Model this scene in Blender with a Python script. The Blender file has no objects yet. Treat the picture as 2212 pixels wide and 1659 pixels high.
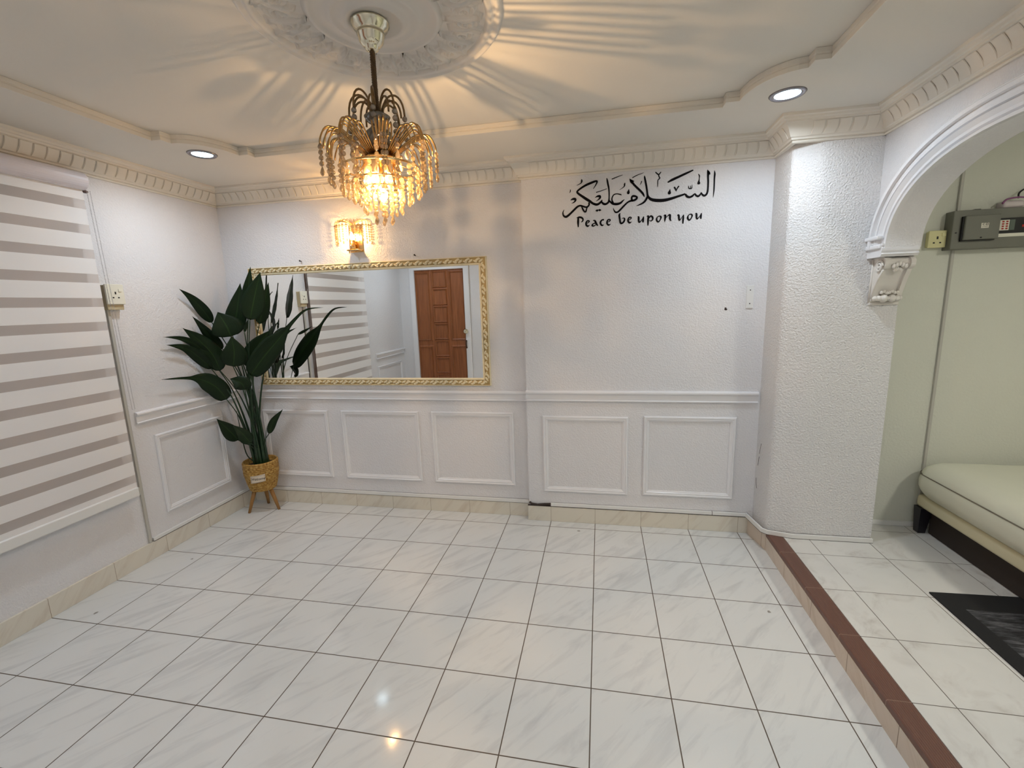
import bpy, bmesh, math, random
from mathutils import Vector, Matrix, noise
random.seed(7)
scene = bpy.context.scene
COL = scene.collection
PI = math.pi

# ------------------------------------------------------------------ camera
FOCAL_PX = 974.0
cd = bpy.data.cameras.new('camera')
cam = bpy.data.objects.new('camera', cd)
COL.objects.link(cam)
R3 = Matrix(((0.9814535067, -0.0030423826, 0.1916761802),
             (0.1892077968, 0.1760870985, -0.9660195351),
             (-0.0308127014, 0.9843698886, 0.1733969429)))
cam.matrix_world = Matrix.Translation((0.03085, -3.15141, 1.48912)) @ R3.to_4x4()
cd.sensor_fit = 'HORIZONTAL'
cd.sensor_width = 36.0
cd.lens = 36.0 * FOCAL_PX / 2212.0
cd.clip_start = 0.02
scene.camera = cam

# ------------------------------------------------------------------ world, exposure
w = bpy.data.worlds.new('world')
scene.world = w
w.use_nodes = True
w.node_tree.nodes['Background'].inputs[0].default_value = (0.02, 0.025, 0.04, 1)
w.node_tree.nodes['Background'].inputs[1].default_value = 0.3
vs = scene.view_settings
vs.view_transform = 'Standard'
vs.look = 'None'
vs.exposure = -0.80
vs.gamma = 1.0
vs.use_curve_mapping = False
scene.cycles.max_bounces = 6
scene.cycles.transparent_max_bounces = 6
scene.cycles.use_light_tree = False

# lamp strengths (the lamps themselves are built with their fittings)
DOWNLIGHT_W = 10.5
DOWNLIGHT_COL = (0.80, 0.90, 1.0)
CHANDELIER_W = 38.0
SCONCE_W = 10.0
SIDE_W = 38.0
ENTRY_FILL_W = 14.0
WARM = (1.0, 0.62, 0.29)

# ------------------------------------------------------------------ traced strokes and leaf midribs (metres)
CALLIGRAPHY = [[(-0.1883, 2.0513, 0.0023), (-0.196, 2.0365, 0.0064), (-0.1933, 2.0183, 0.0099), (-0.1794, 2.0091, 0.0127), (-0.1649, 2.0151, 0.0133), (-0.1474, 2.0292, 0.0121), (-0.1271, 2.0471, 0.0121), (-0.107, 2.0636, 0.0114), (-0.0898, 2.0685, 0.0103), (-0.0727, 2.0626, 0.0102), (-0.0556, 2.0574, 0.0097), (-0.0428, 2.062, 0.0096), (-0.0371, 2.0738, 0.0096), (-0.04, 2.0836, 0.0085)], [(-0.0841, 2.0648, 0.0057), (-0.0756, 2.0478, 0.0097), (-0.0657, 2.0328, 0.0097), (-0.0571, 2.0328, 0.0097), (-0.0528, 2.0476, 0.0074), (-0.0471, 2.0581, 0.0074)], [(-0.0131, 2.1588, 0.0028), (-0.0019, 2.1741, 0.0056), (0.007, 2.1895, 0.0073), (0.0092, 2.2001, 0.0095), (-0.002, 2.2009, 0.0112), (-0.0272, 2.1935, 0.0129), (-0.0582, 2.1825, 0.0124), (-0.0837, 2.1696, 0.0113), (-0.1036, 2.1562, 0.0102), (-0.1088, 2.1471, 0.0114), (-0.098, 2.1354, 0.0125), (-0.0753, 2.1188, 0.0142), (-0.0499, 2.1006, 0.0158), (-0.0329, 2.0899, 0.0141), (-0.0159, 2.0765, 0.013), (0.0066, 2.0681, 0.0141), (0.0235, 2.0737, 0.0124), (0.0347, 2.0838, 0.0101), (0.0403, 2.0928, 0.0039)], [(0.0347, 2.0838, 0.0084), (0.046, 2.0708, 0.0123), (0.06, 2.0671, 0.0123), (0.0739, 2.0742, 0.0112), (0.0808, 2.0846, 0.01)], [(0.0661, 2.2142, 0.0028), (0.069, 2.2021, 0.0083), (0.0733, 2.1804, 0.01), (0.0784, 2.156, 0.0089), (0.0805, 2.129, 0.0078), (0.0807, 2.1021, 0.0072), (0.0794, 2.0833, 0.0111)], [(0.0808, 2.0846, 0.01), (0.0906, 2.0758, 0.01), (0.1018, 2.0669, 0.0128), (0.124, 2.0626, 0.0144), (0.1461, 2.0665, 0.0122), (0.1598, 2.0776, 0.0083), (0.1707, 2.0862, 0.0022)], [(0.1539, 2.1102, 0.0017), (0.1456, 2.1156, 0.0066), (0.1263, 2.1203, 0.0055), (0.1097, 2.1175, 0.0066), (0.0993, 2.1034, 0.0072), (0.0975, 2.0874, 0.0083), (0.1045, 2.0707, 0.01)], [(-0.112, 2.1861, 0.0017), (-0.0977, 2.1909, 0.0034), (-0.085, 2.198, 0.0057), (-0.0812, 2.2085, 0.0096), (-0.082, 2.2188, 0.004)], [(-0.1551, 2.1464, 0.0017), (-0.1499, 2.1542, 0.0052), (-0.1492, 2.165, 0.004)], [(-0.1491, 2.1036, 0.0023), (-0.1353, 2.1095, 0.0114), (-0.1224, 2.1085, 0.0149), (-0.1196, 2.1001, 0.0114), (-0.1297, 2.0899, 0.0063), (-0.1427, 2.0848, 0.0017)], [(-0.0019, 2.108, 0.0023), (0.0122, 2.1151, 0.0095), (0.0248, 2.1142, 0.0146), (0.0276, 2.1059, 0.0112), (0.0178, 2.0958, 0.0062), (0.0038, 2.0873, 0.0017)], [(0.0037, 2.1374, 0.0045), (0.0345, 2.1445, 0.0039), (0.0679, 2.1541, 0.0028)], [(0.0952, 2.2053, 0.005), (0.1254, 2.2148, 0.0044), (0.1581, 2.2241, 0.0022)], [(0.0005, 2.0344, 0.0017), (0.0109, 2.0337, 0.013), (0.0171, 2.0355, 0.0051), (0.025, 2.0349, 0.0129), (0.0354, 2.0342, 0.0017)], [(0.1412, 2.1419, 0.0017), (0.1562, 2.1501, 0.0033), (0.1684, 2.1598, 0.006), (0.1702, 2.1703, 0.0088), (0.1723, 2.1794, 0.0027)], [(0.1952, 2.1431, 0.0011), (0.1942, 2.1339, 0.0082), (0.1922, 2.1221, 0.0164), (0.1918, 2.1133, 0.0071)], [(0.1062, 2.0422, 0.0017), (0.109, 2.0298, 0.0056), (0.1189, 2.0169, 0.0095), (0.1328, 2.0174, 0.01), (0.1493, 2.0312, 0.0105), (0.1684, 2.0501, 0.0105), (0.1902, 2.0687, 0.0093), (0.2092, 2.0754, 0.0109), (0.2256, 2.077, 0.012), (0.2391, 2.084, 0.012), (0.2417, 2.0931, 0.0109), (0.2307, 2.0998, 0.0109), (0.2184, 2.1007, 0.012), (0.2123, 2.0939, 0.0098), (0.2133, 2.0805, 0.0109), (0.2189, 2.0707, 0.0082)], [(0.1979, 2.1998, 0.0016), (0.2076, 2.1859, 0.0152), (0.2187, 2.1718, 0.0125), (0.2254, 2.1634, 0.0119), (0.2436, 2.1448, 0.0119), (0.2628, 2.1261, 0.0119), (0.2778, 2.1078, 0.0108), (0.284, 2.0927, 0.0043)], [(0.2021, 2.1942, 0.0054), (0.2131, 2.1854, 0.0119), (0.2253, 2.1845, 0.0016)], [(0.2142, 2.2038, 0.0049), (0.245, 2.2171, 0.0038), (0.2782, 2.2262, 0.0016)], [(0.2826, 2.2101, 0.0027), (0.2847, 2.1982, 0.0091), (0.29, 2.1742, 0.0108), (0.2953, 2.1474, 0.0108), (0.2996, 2.1207, 0.0108), (0.3028, 2.0993, 0.0119), (0.3106, 2.0855, 0.0135), (0.327, 2.0737, 0.0162), (0.3567, 2.0668, 0.0182), (0.3942, 2.065, 0.0176), (0.4313, 2.0702, 0.0154), (0.468, 2.0794, 0.0127), (0.4967, 2.0865, 0.011), (0.5135, 2.0918, 0.0089)], [(0.5135, 2.0918, 0.0079), (0.5232, 2.078, 0.0131), (0.5377, 2.0717, 0.0115), (0.5532, 2.0771, 0.0115), (0.5665, 2.0884, 0.0068), (0.5726, 2.0796, 0.0104), (0.5845, 2.0736, 0.0114), (0.5946, 2.0806, 0.0099), (0.6018, 2.0944, 0.0036)], [(0.6019, 2.0918, 0.0052), (0.6075, 2.081, 0.0103), (0.6181, 2.0742, 0.0114), (0.6294, 2.0807, 0.0113), (0.6352, 2.0958, 0.0103), (0.6367, 2.1214, 0.0098), (0.6362, 2.1523, 0.0103), (0.6343, 2.178, 0.0108), (0.6351, 2.1908, 0.0128), (0.6325, 2.2037, 0.0092), (0.6302, 2.2146, 0.0015)], [(0.6304, 2.2115, 0.002), (0.6378, 2.1982, 0.0128), (0.6459, 2.1878, 0.002)], [(0.3029, 2.094, 0.0108), (0.2946, 2.076, 0.0119), (0.2814, 2.061, 0.0108), (0.2598, 2.0505, 0.0071), (0.2395, 2.0447, 0.0016)], [(0.6674, 2.2072, 0.0015), (0.6702, 2.1892, 0.0092), (0.6694, 2.1625, 0.0087), (0.6698, 2.1241, 0.0077), (0.6694, 2.0932, 0.0067), (0.6675, 2.0603, 0.0015)], [(0.4141, 2.1624, 0.0069), (0.4388, 2.1743, 0.0137), (0.4777, 2.1893, 0.0126), (0.5162, 2.2042, 0.0114), (0.5532, 2.2184, 0.0067)], [(0.3445, 2.2242, 0.0053), (0.3545, 2.2148, 0.0064), (0.3626, 2.2076, 0.0064), (0.3642, 2.1997, 0.0058), (0.3697, 2.1888, 0.0058), (0.3599, 2.1797, 0.0053), (0.3585, 2.1584, 0.0048), (0.3587, 2.1413, 0.0027)], [(0.3755, 2.2234, 0.0042), (0.3691, 2.2149, 0.0064), (0.3618, 2.2077, 0.0064)], [(0.4289, 2.1255, 0.0011), (0.4268, 2.1139, 0.0095), (0.4255, 2.1035, 0.0185), (0.4258, 2.0951, 0.009)], [(0.4505, 2.1343, 0.0079), (0.4574, 2.1247, 0.0084), (0.4632, 2.108, 0.0021)], [(0.478, 2.138, 0.0074), (0.4704, 2.1289, 0.0068), (0.463, 2.1138, 0.0053)], [(0.5303, 2.1347, 0.0031), (0.5315, 2.123, 0.0052), (0.54, 2.1184, 0.0052), (0.5412, 2.1352, 0.0026)], [(0.54, 2.1184, 0.0052), (0.5482, 2.1204, 0.0052), (0.5496, 2.1389, 0.0021)], [(0.5811, 2.1951, 0.0026), (0.5879, 2.1843, 0.0062), (0.5878, 2.1689, 0.0046), (0.5858, 2.1537, 0.0093), (0.5856, 2.1447, 0.017), (0.5859, 2.1382, 0.0078)], [(0.2678, 2.1817, 0.0049), (0.2637, 2.1696, 0.0043), (0.2579, 2.1603, 0.0016)]]
WORDS = [[[(-0.103, 1.9986, 0.0086), (-0.1033, 1.9917, 0.0115), (-0.104, 1.9695, 0.0121), (-0.103, 1.9439, 0.0058)], [(-0.1136, 1.9984, 0.0023), (-0.0987, 2.0019, 0.0098), (-0.0829, 1.9981, 0.0114), (-0.0744, 1.9885, 0.0092), (-0.0773, 1.9776, 0.0074), (-0.0859, 1.9717, 0.0029)], [(-0.0401, 1.9788, 0.0063), (-0.0495, 1.9766, 0.008), (-0.0558, 1.966, 0.0097), (-0.0547, 1.954, 0.0109), (-0.0459, 1.946, 0.0097), (-0.0344, 1.9519, 0.0023)], [(-0.041, 1.9789, 0.0068), (-0.0364, 1.9736, 0.0068), (-0.0438, 1.9663, 0.0051), (-0.053, 1.9619, 0.0023)], [(-0.0145, 1.9777, 0.0028), (-0.0031, 1.9756, 0.0096), (0.004, 1.96, 0.0125), (0.0148, 1.945, 0.0062)], [(0.0011, 1.9616, 0.0045), (-0.0145, 1.957, 0.0068), (-0.0193, 1.949, 0.0097), (-0.0102, 1.9449, 0.0074), (0.0068, 1.953, 0.0028)], [(0.0514, 1.9769, 0.0096), (0.0407, 1.9775, 0.0079), (0.0309, 1.9666, 0.0107), (0.0318, 1.9542, 0.0107), (0.0408, 1.9453, 0.009), (0.0507, 1.9489, 0.0023)], [(0.0848, 1.9777, 0.0062), (0.0756, 1.9756, 0.0079), (0.0695, 1.965, 0.0096), (0.0707, 1.9531, 0.0107), (0.0794, 1.9452, 0.0096), (0.0906, 1.9511, 0.0022)], [(0.084, 1.9778, 0.0067), (0.0885, 1.9726, 0.0067), (0.0813, 1.9654, 0.0051), (0.0723, 1.961, 0.0022)]], [[(0.1473, 2.0096, 0.0022), (0.1413, 1.9992, 0.0111), (0.1443, 1.9758, 0.0106), (0.1478, 1.9565, 0.0111), (0.1557, 1.95, 0.01), (0.1681, 1.9593, 0.0105), (0.1726, 1.974, 0.0094), (0.1664, 1.9804, 0.0055), (0.1568, 1.9778, 0.0022)], [(0.2078, 1.9826, 0.0061), (0.1988, 1.9805, 0.0077), (0.1929, 1.97, 0.0094), (0.1941, 1.9582, 0.0105), (0.2028, 1.9504, 0.0094), (0.2137, 1.9562, 0.0022)], [(0.207, 1.9827, 0.0066), (0.2115, 1.9775, 0.0066), (0.2044, 1.9704, 0.005), (0.1957, 1.966, 0.0022)]], [[(0.2474, 1.9828, 0.0022), (0.2535, 1.9791, 0.0109), (0.2549, 1.9579, 0.011), (0.2594, 1.9495, 0.0077), (0.2723, 1.9636, 0.0038), (0.2829, 1.981, 0.0033)], [(0.2829, 1.9818, 0.0038), (0.2804, 1.9698, 0.0104), (0.2796, 1.9537, 0.0104), (0.2835, 1.9486, 0.0027)], [(0.2998, 1.9794, 0.0022), (0.3095, 1.982, 0.0092), (0.3084, 1.9572, 0.0109), (0.3085, 1.9281, 0.0055)], [(0.3104, 1.9652, 0.0038), (0.3223, 1.9806, 0.0092), (0.3324, 1.9756, 0.0108), (0.3349, 1.9636, 0.0092), (0.3256, 1.9529, 0.006), (0.3154, 1.959, 0.0022)], [(0.3755, 1.9787, 0.007), (0.3622, 1.9742, 0.0049), (0.3571, 1.9617, 0.0097), (0.3595, 1.9513, 0.0097), (0.3683, 1.9454, 0.0081), (0.3782, 1.9576, 0.0065), (0.3816, 1.9708, 0.0097), (0.3755, 1.9787, 0.0081)], [(0.3959, 1.9779, 0.0021), (0.4058, 1.98, 0.0113), (0.405, 1.9592, 0.0102), (0.4028, 1.9427, 0.0022)], [(0.4049, 1.9618, 0.0032), (0.4206, 1.9763, 0.0048), (0.4317, 1.9809, 0.0112), (0.4332, 1.9573, 0.0107), (0.4402, 1.9457, 0.0032)]], [[(0.472, 1.9748, 0.0021), (0.4805, 1.9761, 0.0111), (0.4838, 1.9541, 0.0112), (0.4875, 1.9464, 0.0058), (0.4982, 1.9612, 0.0037), (0.5095, 1.9769, 0.0032)], [(0.5087, 1.9769, 0.0042), (0.5068, 1.9553, 0.0106), (0.5059, 1.9266, 0.0069)], [(0.5497, 1.9777, 0.0068), (0.5368, 1.9732, 0.0047), (0.5319, 1.9608, 0.0095), (0.5344, 1.9506, 0.0095), (0.543, 1.9447, 0.0079), (0.5526, 1.9569, 0.0063), (0.5558, 1.9699, 0.0095), (0.5497, 1.9777, 0.0079)], [(0.5732, 1.9806, 0.0021), (0.5791, 1.9771, 0.0105), (0.5809, 1.9564, 0.0105), (0.5854, 1.9481, 0.0073), (0.5974, 1.9619, 0.0037), (0.6071, 1.9789, 0.0031)], [(0.6071, 1.9797, 0.0036), (0.605, 1.968, 0.0099), (0.6045, 1.9522, 0.0099), (0.6084, 1.9472, 0.0026)]]]
LEAVES = [([[-2.655, -0.405, 1.4288], [-2.655, -0.4598, 1.5104], [-2.655, -0.5363, 1.5947], [-2.655, -0.6218, 1.6562]], 0.0745), ([[-2.5206, -0.4, 1.3285], [-2.5275, -0.42, 1.4041], [-2.5636, -0.44, 1.5012]], 0.1937), ([[-2.5723, -0.33, 1.3341], [-2.5193, -0.315, 1.5104], [-2.4768, -0.3, 1.697]], 0.1324), ([[-2.46, -0.29, 1.4424], [-2.4476, -0.28, 1.6059], [-2.4024, -0.27, 1.8107]], 0.0862), ([[-2.3673, -0.38, 1.4403], [-2.3149, -0.37, 1.6004], [-2.256, -0.36, 1.7605]], 0.144), ([[-2.4424, -0.36, 1.3569], [-2.4295, -0.355, 1.3954], [-2.412, -0.35, 1.4402]], 0.0229), ([[-2.655, -0.346, 1.2364], [-2.655, -0.4335, 1.3332], [-2.655, -0.496, 1.4107], [-2.655, -0.5567, 1.4786]], 0.0699), ([[-2.6291, -0.42, 1.0879], [-2.6288, -0.4633, 1.2058], [-2.655, -0.5313, 1.3153], [-2.655, -0.6394, 1.403]], 0.1263), ([[-2.655, -0.4266, 1.1256], [-2.655, -0.5395, 1.2687], [-2.655, -0.6515, 1.3343], [-2.655, -0.7838, 1.3564]], 0.0546), ([[-2.655, -0.4653, 1.108], [-2.655, -0.5515, 1.2002], [-2.655, -0.6453, 1.2728], [-2.655, -0.7709, 1.3058]], 0.0733), ([[-2.4985, -0.44, 1.1202], [-2.4698, -0.445, 1.2248], [-2.47, -0.45, 1.3345]], 0.1612), ([[-2.3874, -0.42, 1.0544], [-2.2653, -0.404, 1.1923], [-2.1364, -0.388, 1.3178], [-2.0295, -0.372, 1.4288], [-1.9365, -0.356, 1.4979], [-1.8195, -0.34, 1.5099]], 0.146), ([[-2.4743, -0.33, 1.0945], [-2.3994, -0.305, 1.2493], [-2.2971, -0.28, 1.3622]], 0.1338), ([[-2.2273, -0.3, 1.316], [-2.1488, -0.29, 1.3468], [-2.086, -0.28, 1.3744]], 0.0198), ([[-2.6095, -0.42, 0.8788], [-2.6241, -0.48, 0.9815], [-2.655, -0.57, 1.0528], [-2.655, -0.6995, 1.0807], [-2.655, -0.8391, 1.0951]], 0.1267), ([[-2.4121, -0.46, 0.9589], [-2.4166, -0.48, 1.0086], [-2.482, -0.5, 1.0445]], 0.1094), ([[-2.5798, -0.4, 0.5684], [-2.6131, -0.435, 0.6516], [-2.655, -0.4845, 0.7503]], 0.1009), ([[-2.4539, -0.43, 0.5568], [-2.482, -0.455, 0.6329], [-2.5319, -0.48, 0.7073]], 0.0864), ([[-2.3755, -0.33, 0.6024], [-2.3356, -0.315, 0.6947], [-2.2579, -0.3, 0.7835]], 0.0513), ([[-2.4071, -0.25, 1.4062], [-2.3415, -0.245, 1.57], [-2.2969, -0.24, 1.6988]], 0.0867)]
SPIKES = [[[-2.4712, -0.32, 0.4053], [-2.4205, -0.325, 0.5354], [-2.3865, -0.33, 0.6624]], [[-2.5937, -0.32, 0.4192], [-2.6047, -0.34, 0.6247], [-2.5978, -0.36, 0.7824]], [[-2.5248, -0.32, 0.4216], [-2.4906, -0.325, 0.7297], [-2.4405, -0.33, 1.0366]]]

# ------------------------------------------------------------------ helpers
def link(o, parent=None):
    COL.objects.link(o)
    if parent is not None:
        o.parent = parent
    return o

def obj(name, bm, mat, parent=None, smooth=False, recalc=True):
    if recalc:
        bmesh.ops.recalc_face_normals(bm, faces=bm.faces)
    me = bpy.data.meshes.new(name)
    bm.to_mesh(me)
    bm.free()
    if smooth:
        for p in me.polygons:
            p.use_smooth = True
    if isinstance(mat, (list, tuple)):
        for m in mat:
            me.materials.append(m)
    else:
        me.materials.append(mat)
    o = bpy.data.objects.new(name, me)
    link(o, parent)
    if parent is not None:
        # meshes are written in world coordinates; keep them there under a moved parent
        o.matrix_parent_inverse = Matrix.Translation(-Vector(parent.location))
    return o

def tag(o, label, cat, group=None, kind=None):
    o['label'] = label
    o['category'] = cat
    if group:
        o['group'] = group
    if kind:
        o['kind'] = kind
    return o

def thing(name, label, cat, loc, group=None, kind=None):
    o = bpy.data.objects.new(name, None)
    o.empty_display_size = 0.05
    o.location = loc
    COL.objects.link(o)
    return tag(o, label, cat, group, kind)

def struct(name, bm, mat, label, cat, smooth=False):
    o = obj(name, bm, mat, None, smooth)
    return tag(o, label, cat, kind='structure')

def box(bm, x0, x1, y0, y1, z0, z1, bev=0.0, seg=2, mi=0):
    b = bmesh.new()
    vs_ = [b.verts.new((x, y, z)) for x in (x0, x1) for y in (y0, y1) for z in (z0, z1)]
    for f in ((0,1,3,2),(4,6,7,5),(0,4,5,1),(2,3,7,6),(0,2,6,4),(1,5,7,3)):
        b.faces.new([vs_[i] for i in f])
    if bev > 0:
        bmesh.ops.bevel(b, geom=b.edges[:], offset=bev, segments=seg, profile=0.5, affect='EDGES')
    merge(bm, b, mi)

def merge(bm, b, mi=0, mtx=None):
    if mtx is not None:
        bmesh.ops.transform(b, matrix=mtx, verts=b.verts)
    mp = {}
    for v in b.verts:
        mp[v] = bm.verts.new(v.co)
    for f in b.faces:
        try:
            nf = bm.faces.new([mp[v] for v in f.verts])
            nf.material_index = mi
            nf.smooth = f.smooth
        except ValueError:
            pass
    b.free()

def lathe(bm, prof, c=(0, 0, 0), seg=32, smooth=True, cap=False):
    """prof: list of (r, z)"""
    rings = []
    for r, z in prof:
        if r < 1e-6:
            rings.append([bm.verts.new((c[0], c[1], c[2] + z))])
        else:
            rings.append([bm.verts.new((c[0] + r*math.cos(2*PI*i/seg), c[1] + r*math.sin(2*PI*i/seg), c[2] + z)) for i in range(seg)])
    for a, b in zip(rings[:-1], rings[1:]):
        for i in range(seg):
            j = (i + 1) % seg
            if len(a) == 1 and len(b) == 1:
                continue
            if len(a) == 1:
                f = bm.faces.new((a[0], b[i], b[j]))
            elif len(b) == 1:
                f = bm.faces.new((a[i], a[j], b[0]))
            else:
                f = bm.faces.new((a[i], a[j], b[j], b[i]))
            f.smooth = smooth
    if cap:
        for r in (rings[0], rings[-1]):
            if len(r) > 2:
                bm.faces.new(r)

def tube(bm, pts, rad, seg=8, cap=True, flat=1.0):
    pts = [Vector(p) for p in pts]
    n = len(pts)
    if not isinstance(rad, (list, tuple)):
        rad = [rad] * n
    up = None
    rings = []
    for i, p in enumerate(pts):
        t = (pts[min(i+1, n-1)] - pts[max(i-1, 0)])
        if t.length < 1e-9:
            t = Vector((0, 0, 1))
        t.normalize()
        if up is None:
            up = t.orthogonal().normalized()
        else:
            up = (up - t * up.dot(t))
            if up.length < 1e-6:
                up = t.orthogonal()
            up.normalize()
        s = t.cross(up)
        rings.append([bm.verts.new(p + (up*math.cos(2*PI*k/seg) + s*math.sin(2*PI*k/seg)*flat) * rad[i]) for k in range(seg)])
    for a, b in zip(rings[:-1], rings[1:]):
        for k in range(seg):
            f = bm.faces.new((a[k], a[(k+1) % seg], b[(k+1) % seg], b[k]))
            f.smooth = True
    if cap:
        bm.faces.new(rings[0]); bm.faces.new(rings[-1])

def ball(bm, c, r, u=8, v=5, sx=1, sy=1, sz=1, mtx=None):
    rings = []
    c = Vector(c)
    def tr(p):
        p = Vector((p[0]*sx, p[1]*sy, p[2]*sz))
        if mtx is not None:
            p = mtx @ p
        return c + p
    for j in range(v + 1):
        th = PI * j / v
        if j in (0, v):
            rings.append([bm.verts.new(tr((0, 0, r*math.cos(th))))])
        else:
            rings.append([bm.verts.new(tr((r*math.sin(th)*math.cos(2*PI*i/u), r*math.sin(th)*math.sin(2*PI*i/u), r*math.cos(th)))) for i in range(u)])
    for a, b in zip(rings[:-1], rings[1:]):
        for i in range(u):
            j = (i + 1) % u
            if len(a) == 1:
                f = bm.faces.new((a[0], b[i], b[j]))
            elif len(b) == 1:
                f = bm.faces.new((a[i], a[j], b[0]))
            else:
                f = bm.faces.new((a[i], a[j], b[j], b[i]))
            f.smooth = True

def sweep(bm, path, prof, normal, closed=False, flip=1, smooth=False):
    """planar path (3D points); prof = closed list of (u, v): u along the in-plane
    left-hand perpendicular (mitred), v along the plane normal."""
    N = Vector(normal).normalized()
    P = [Vector(p) for p in path]
    n = len(P)
    rings = []
    for i in range(n):
        a = P[(i-1) % n] if (closed or i > 0) else None
        b = P[(i+1) % n] if (closed or i < n-1) else None
        if a is not None:
            d0 = (P[i] - a).normalized()
        if b is not None:
            d1 = (b - P[i]).normalized()
        if a is None: d0 = d1
        if b is None: d1 = d0
        m0 = N.cross(d0) * flip
        m1 = N.cross(d1) * flip
        m = m0 + m1
        m = m / max(1e-6, m.dot(m0)) if m.length > 1e-6 else m0
        rings.append([bm.verts.new(P[i] + m*u + N*v) for u, v in prof])
    k = len(prof)
    segs = n if closed else n - 1
    for i in range(segs):
        a, b = rings[i], rings[(i+1) % n]
        for j in range(k):
            f = bm.faces.new((a[j], a[(j+1) % k], b[(j+1) % k], b[j]))
            f.smooth = smooth
    if not closed:
        bm.faces.new(rings[0]); bm.faces.new(rings[-1])

def ribbon(bm, pts, origin_y, th, rnd=3):
    """pen stroke in an XZ plane: pts (x, z, width), pushed th towards -Y"""
    # resample with catmull-rom
    Q = []
    n = len(pts)
    for i in range(n - 1):
        p0 = pts[max(0, i-1)]; p1 = pts[i]; p2 = pts[i+1]; p3 = pts[min(n-1, i+2)]
        for s in range(4):
            t = s / 4.0
            Q.append(tuple(0.5*((2*p1[k]) + (-p0[k]+p2[k])*t + (2*p0[k]-5*p1[k]+4*p2[k]-p3[k])*t*t + (-p0[k]+3*p1[k]-3*p2[k]+p3[k])*t**3) for k in range(3)))
    Q.append(tuple(pts[-1]))
    L, Rr = [], []
    for i, q in enumerate(Q):
        a = Q[max(0, i-1)]; b = Q[min(len(Q)-1, i+1)]
        dx, dz = b[0]-a[0], b[1]-a[1]
        l = math.hypot(dx, dz) or 1
        nx, nz = -dz/l, dx/l
        h = max(0.0004, q[2]) * 0.5
        L.append((q[0]+nx*h, q[1]+nz*h)); Rr.append((q[0]-nx*h, q[1]-nz*h))
    def mk(y): return [bm.verts.new((x, y, z)) for x, z in L], [bm.verts.new((x, y, z)) for x, z in Rr]
    fl, fr = mk(origin_y - th)
    bl, br = mk(origin_y)
    for i in range(len(Q) - 1):
        bm.faces.new((fl[i], fl[i+1], fr[i+1], fr[i]))
        bm.faces.new((bl[i], bl[i+1], fl[i+1], fl[i]))
        bm.faces.new((br[i], br[i+1], fr[i+1], fr[i]))
    bm.faces.new((fl[0], fr[0], br[0], bl[0]))
    bm.faces.new((fl[-1], fr[-1], br[-1], bl[-1]))

# ------------------------------------------------------------------ materials
def new_mat(name):
    m = bpy.data.materials.new(name)
    m.use_nodes = True
    nt = m.node_tree
    return m, nt, nt.nodes['Principled BSDF'], nt.nodes['Material Output']

def simple(name, col, rough=0.5, metal=0.0, spec=0.5, bump=None, noise_col=None, coat=0.0):
    m, nt, b, out = new_mat(name)
    b.inputs['Base Color'].default_value = (*col, 1)
    b.inputs['Roughness'].default_value = rough
    b.inputs['Metallic'].default_value = metal
    b.inputs['Specular IOR Level'].default_value = spec
    b.inputs['Coat Weight'].default_value = coat
    tc = nt.nodes.new('ShaderNodeTexCoord')
    if noise_col:
        sc, amt = noise_col
        n = nt.nodes.new('ShaderNodeTexNoise'); n.inputs['Scale'].default_value = sc; n.inputs['Detail'].default_value = 5
        nt.links.new(tc.outputs['Object'], n.inputs['Vector'])
        mx = nt.nodes.new('ShaderNodeMix'); mx.data_type = 'RGBA'
        mx.inputs['A'].default_value = (*[c*(1-amt) for c in col], 1)
        mx.inputs['B'].default_value = (*[min(1, c*(1+amt)) for c in col], 1)
        nt.links.new(n.outputs['Fac'], mx.inputs['Factor'])
        nt.links.new(mx.outputs['Result'], b.inputs['Base Color'])
    if bump:
        sc, st, dist = bump
        n = nt.nodes.new('ShaderNodeTexNoise'); n.inputs['Scale'].default_value = sc; n.inputs['Detail'].default_value = 3
        nt.links.new(tc.outputs['Object'], n.inputs['Vector'])
        bp = nt.nodes.new('ShaderNodeBump'); bp.inputs['Strength'].default_value = st; bp.inputs['Distance'].default_value = dist
        nt.links.new(n.outputs['Fac'], bp.inputs['Height'])
        nt.links.new(bp.outputs['Normal'], b.inputs['Normal'])
    return m

def math_node(nt, op, a, b=None, c=None):
    n = nt.nodes.new('ShaderNodeMath'); n.operation = op
    for i, x in enumerate((a, b, c)):
        if x is None: continue
        if isinstance(x, (int, float)): n.inputs[i].default_value = x
        else: nt.links.new(x, n.inputs[i])
    return n.outputs[0]

def ramp(nt, fac, stops):
    r = nt.nodes.new('ShaderNodeValToRGB')
    e = r.color_ramp.elements
    while len(e) < len(stops): e.new(0.5)
    for k, (p, c) in enumerate(stops):
        e[k].position = p; e[k].color = (*c, 1)
    nt.links.new(fac, r.inputs['Fac'])
    return r.outputs['Color']

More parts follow.
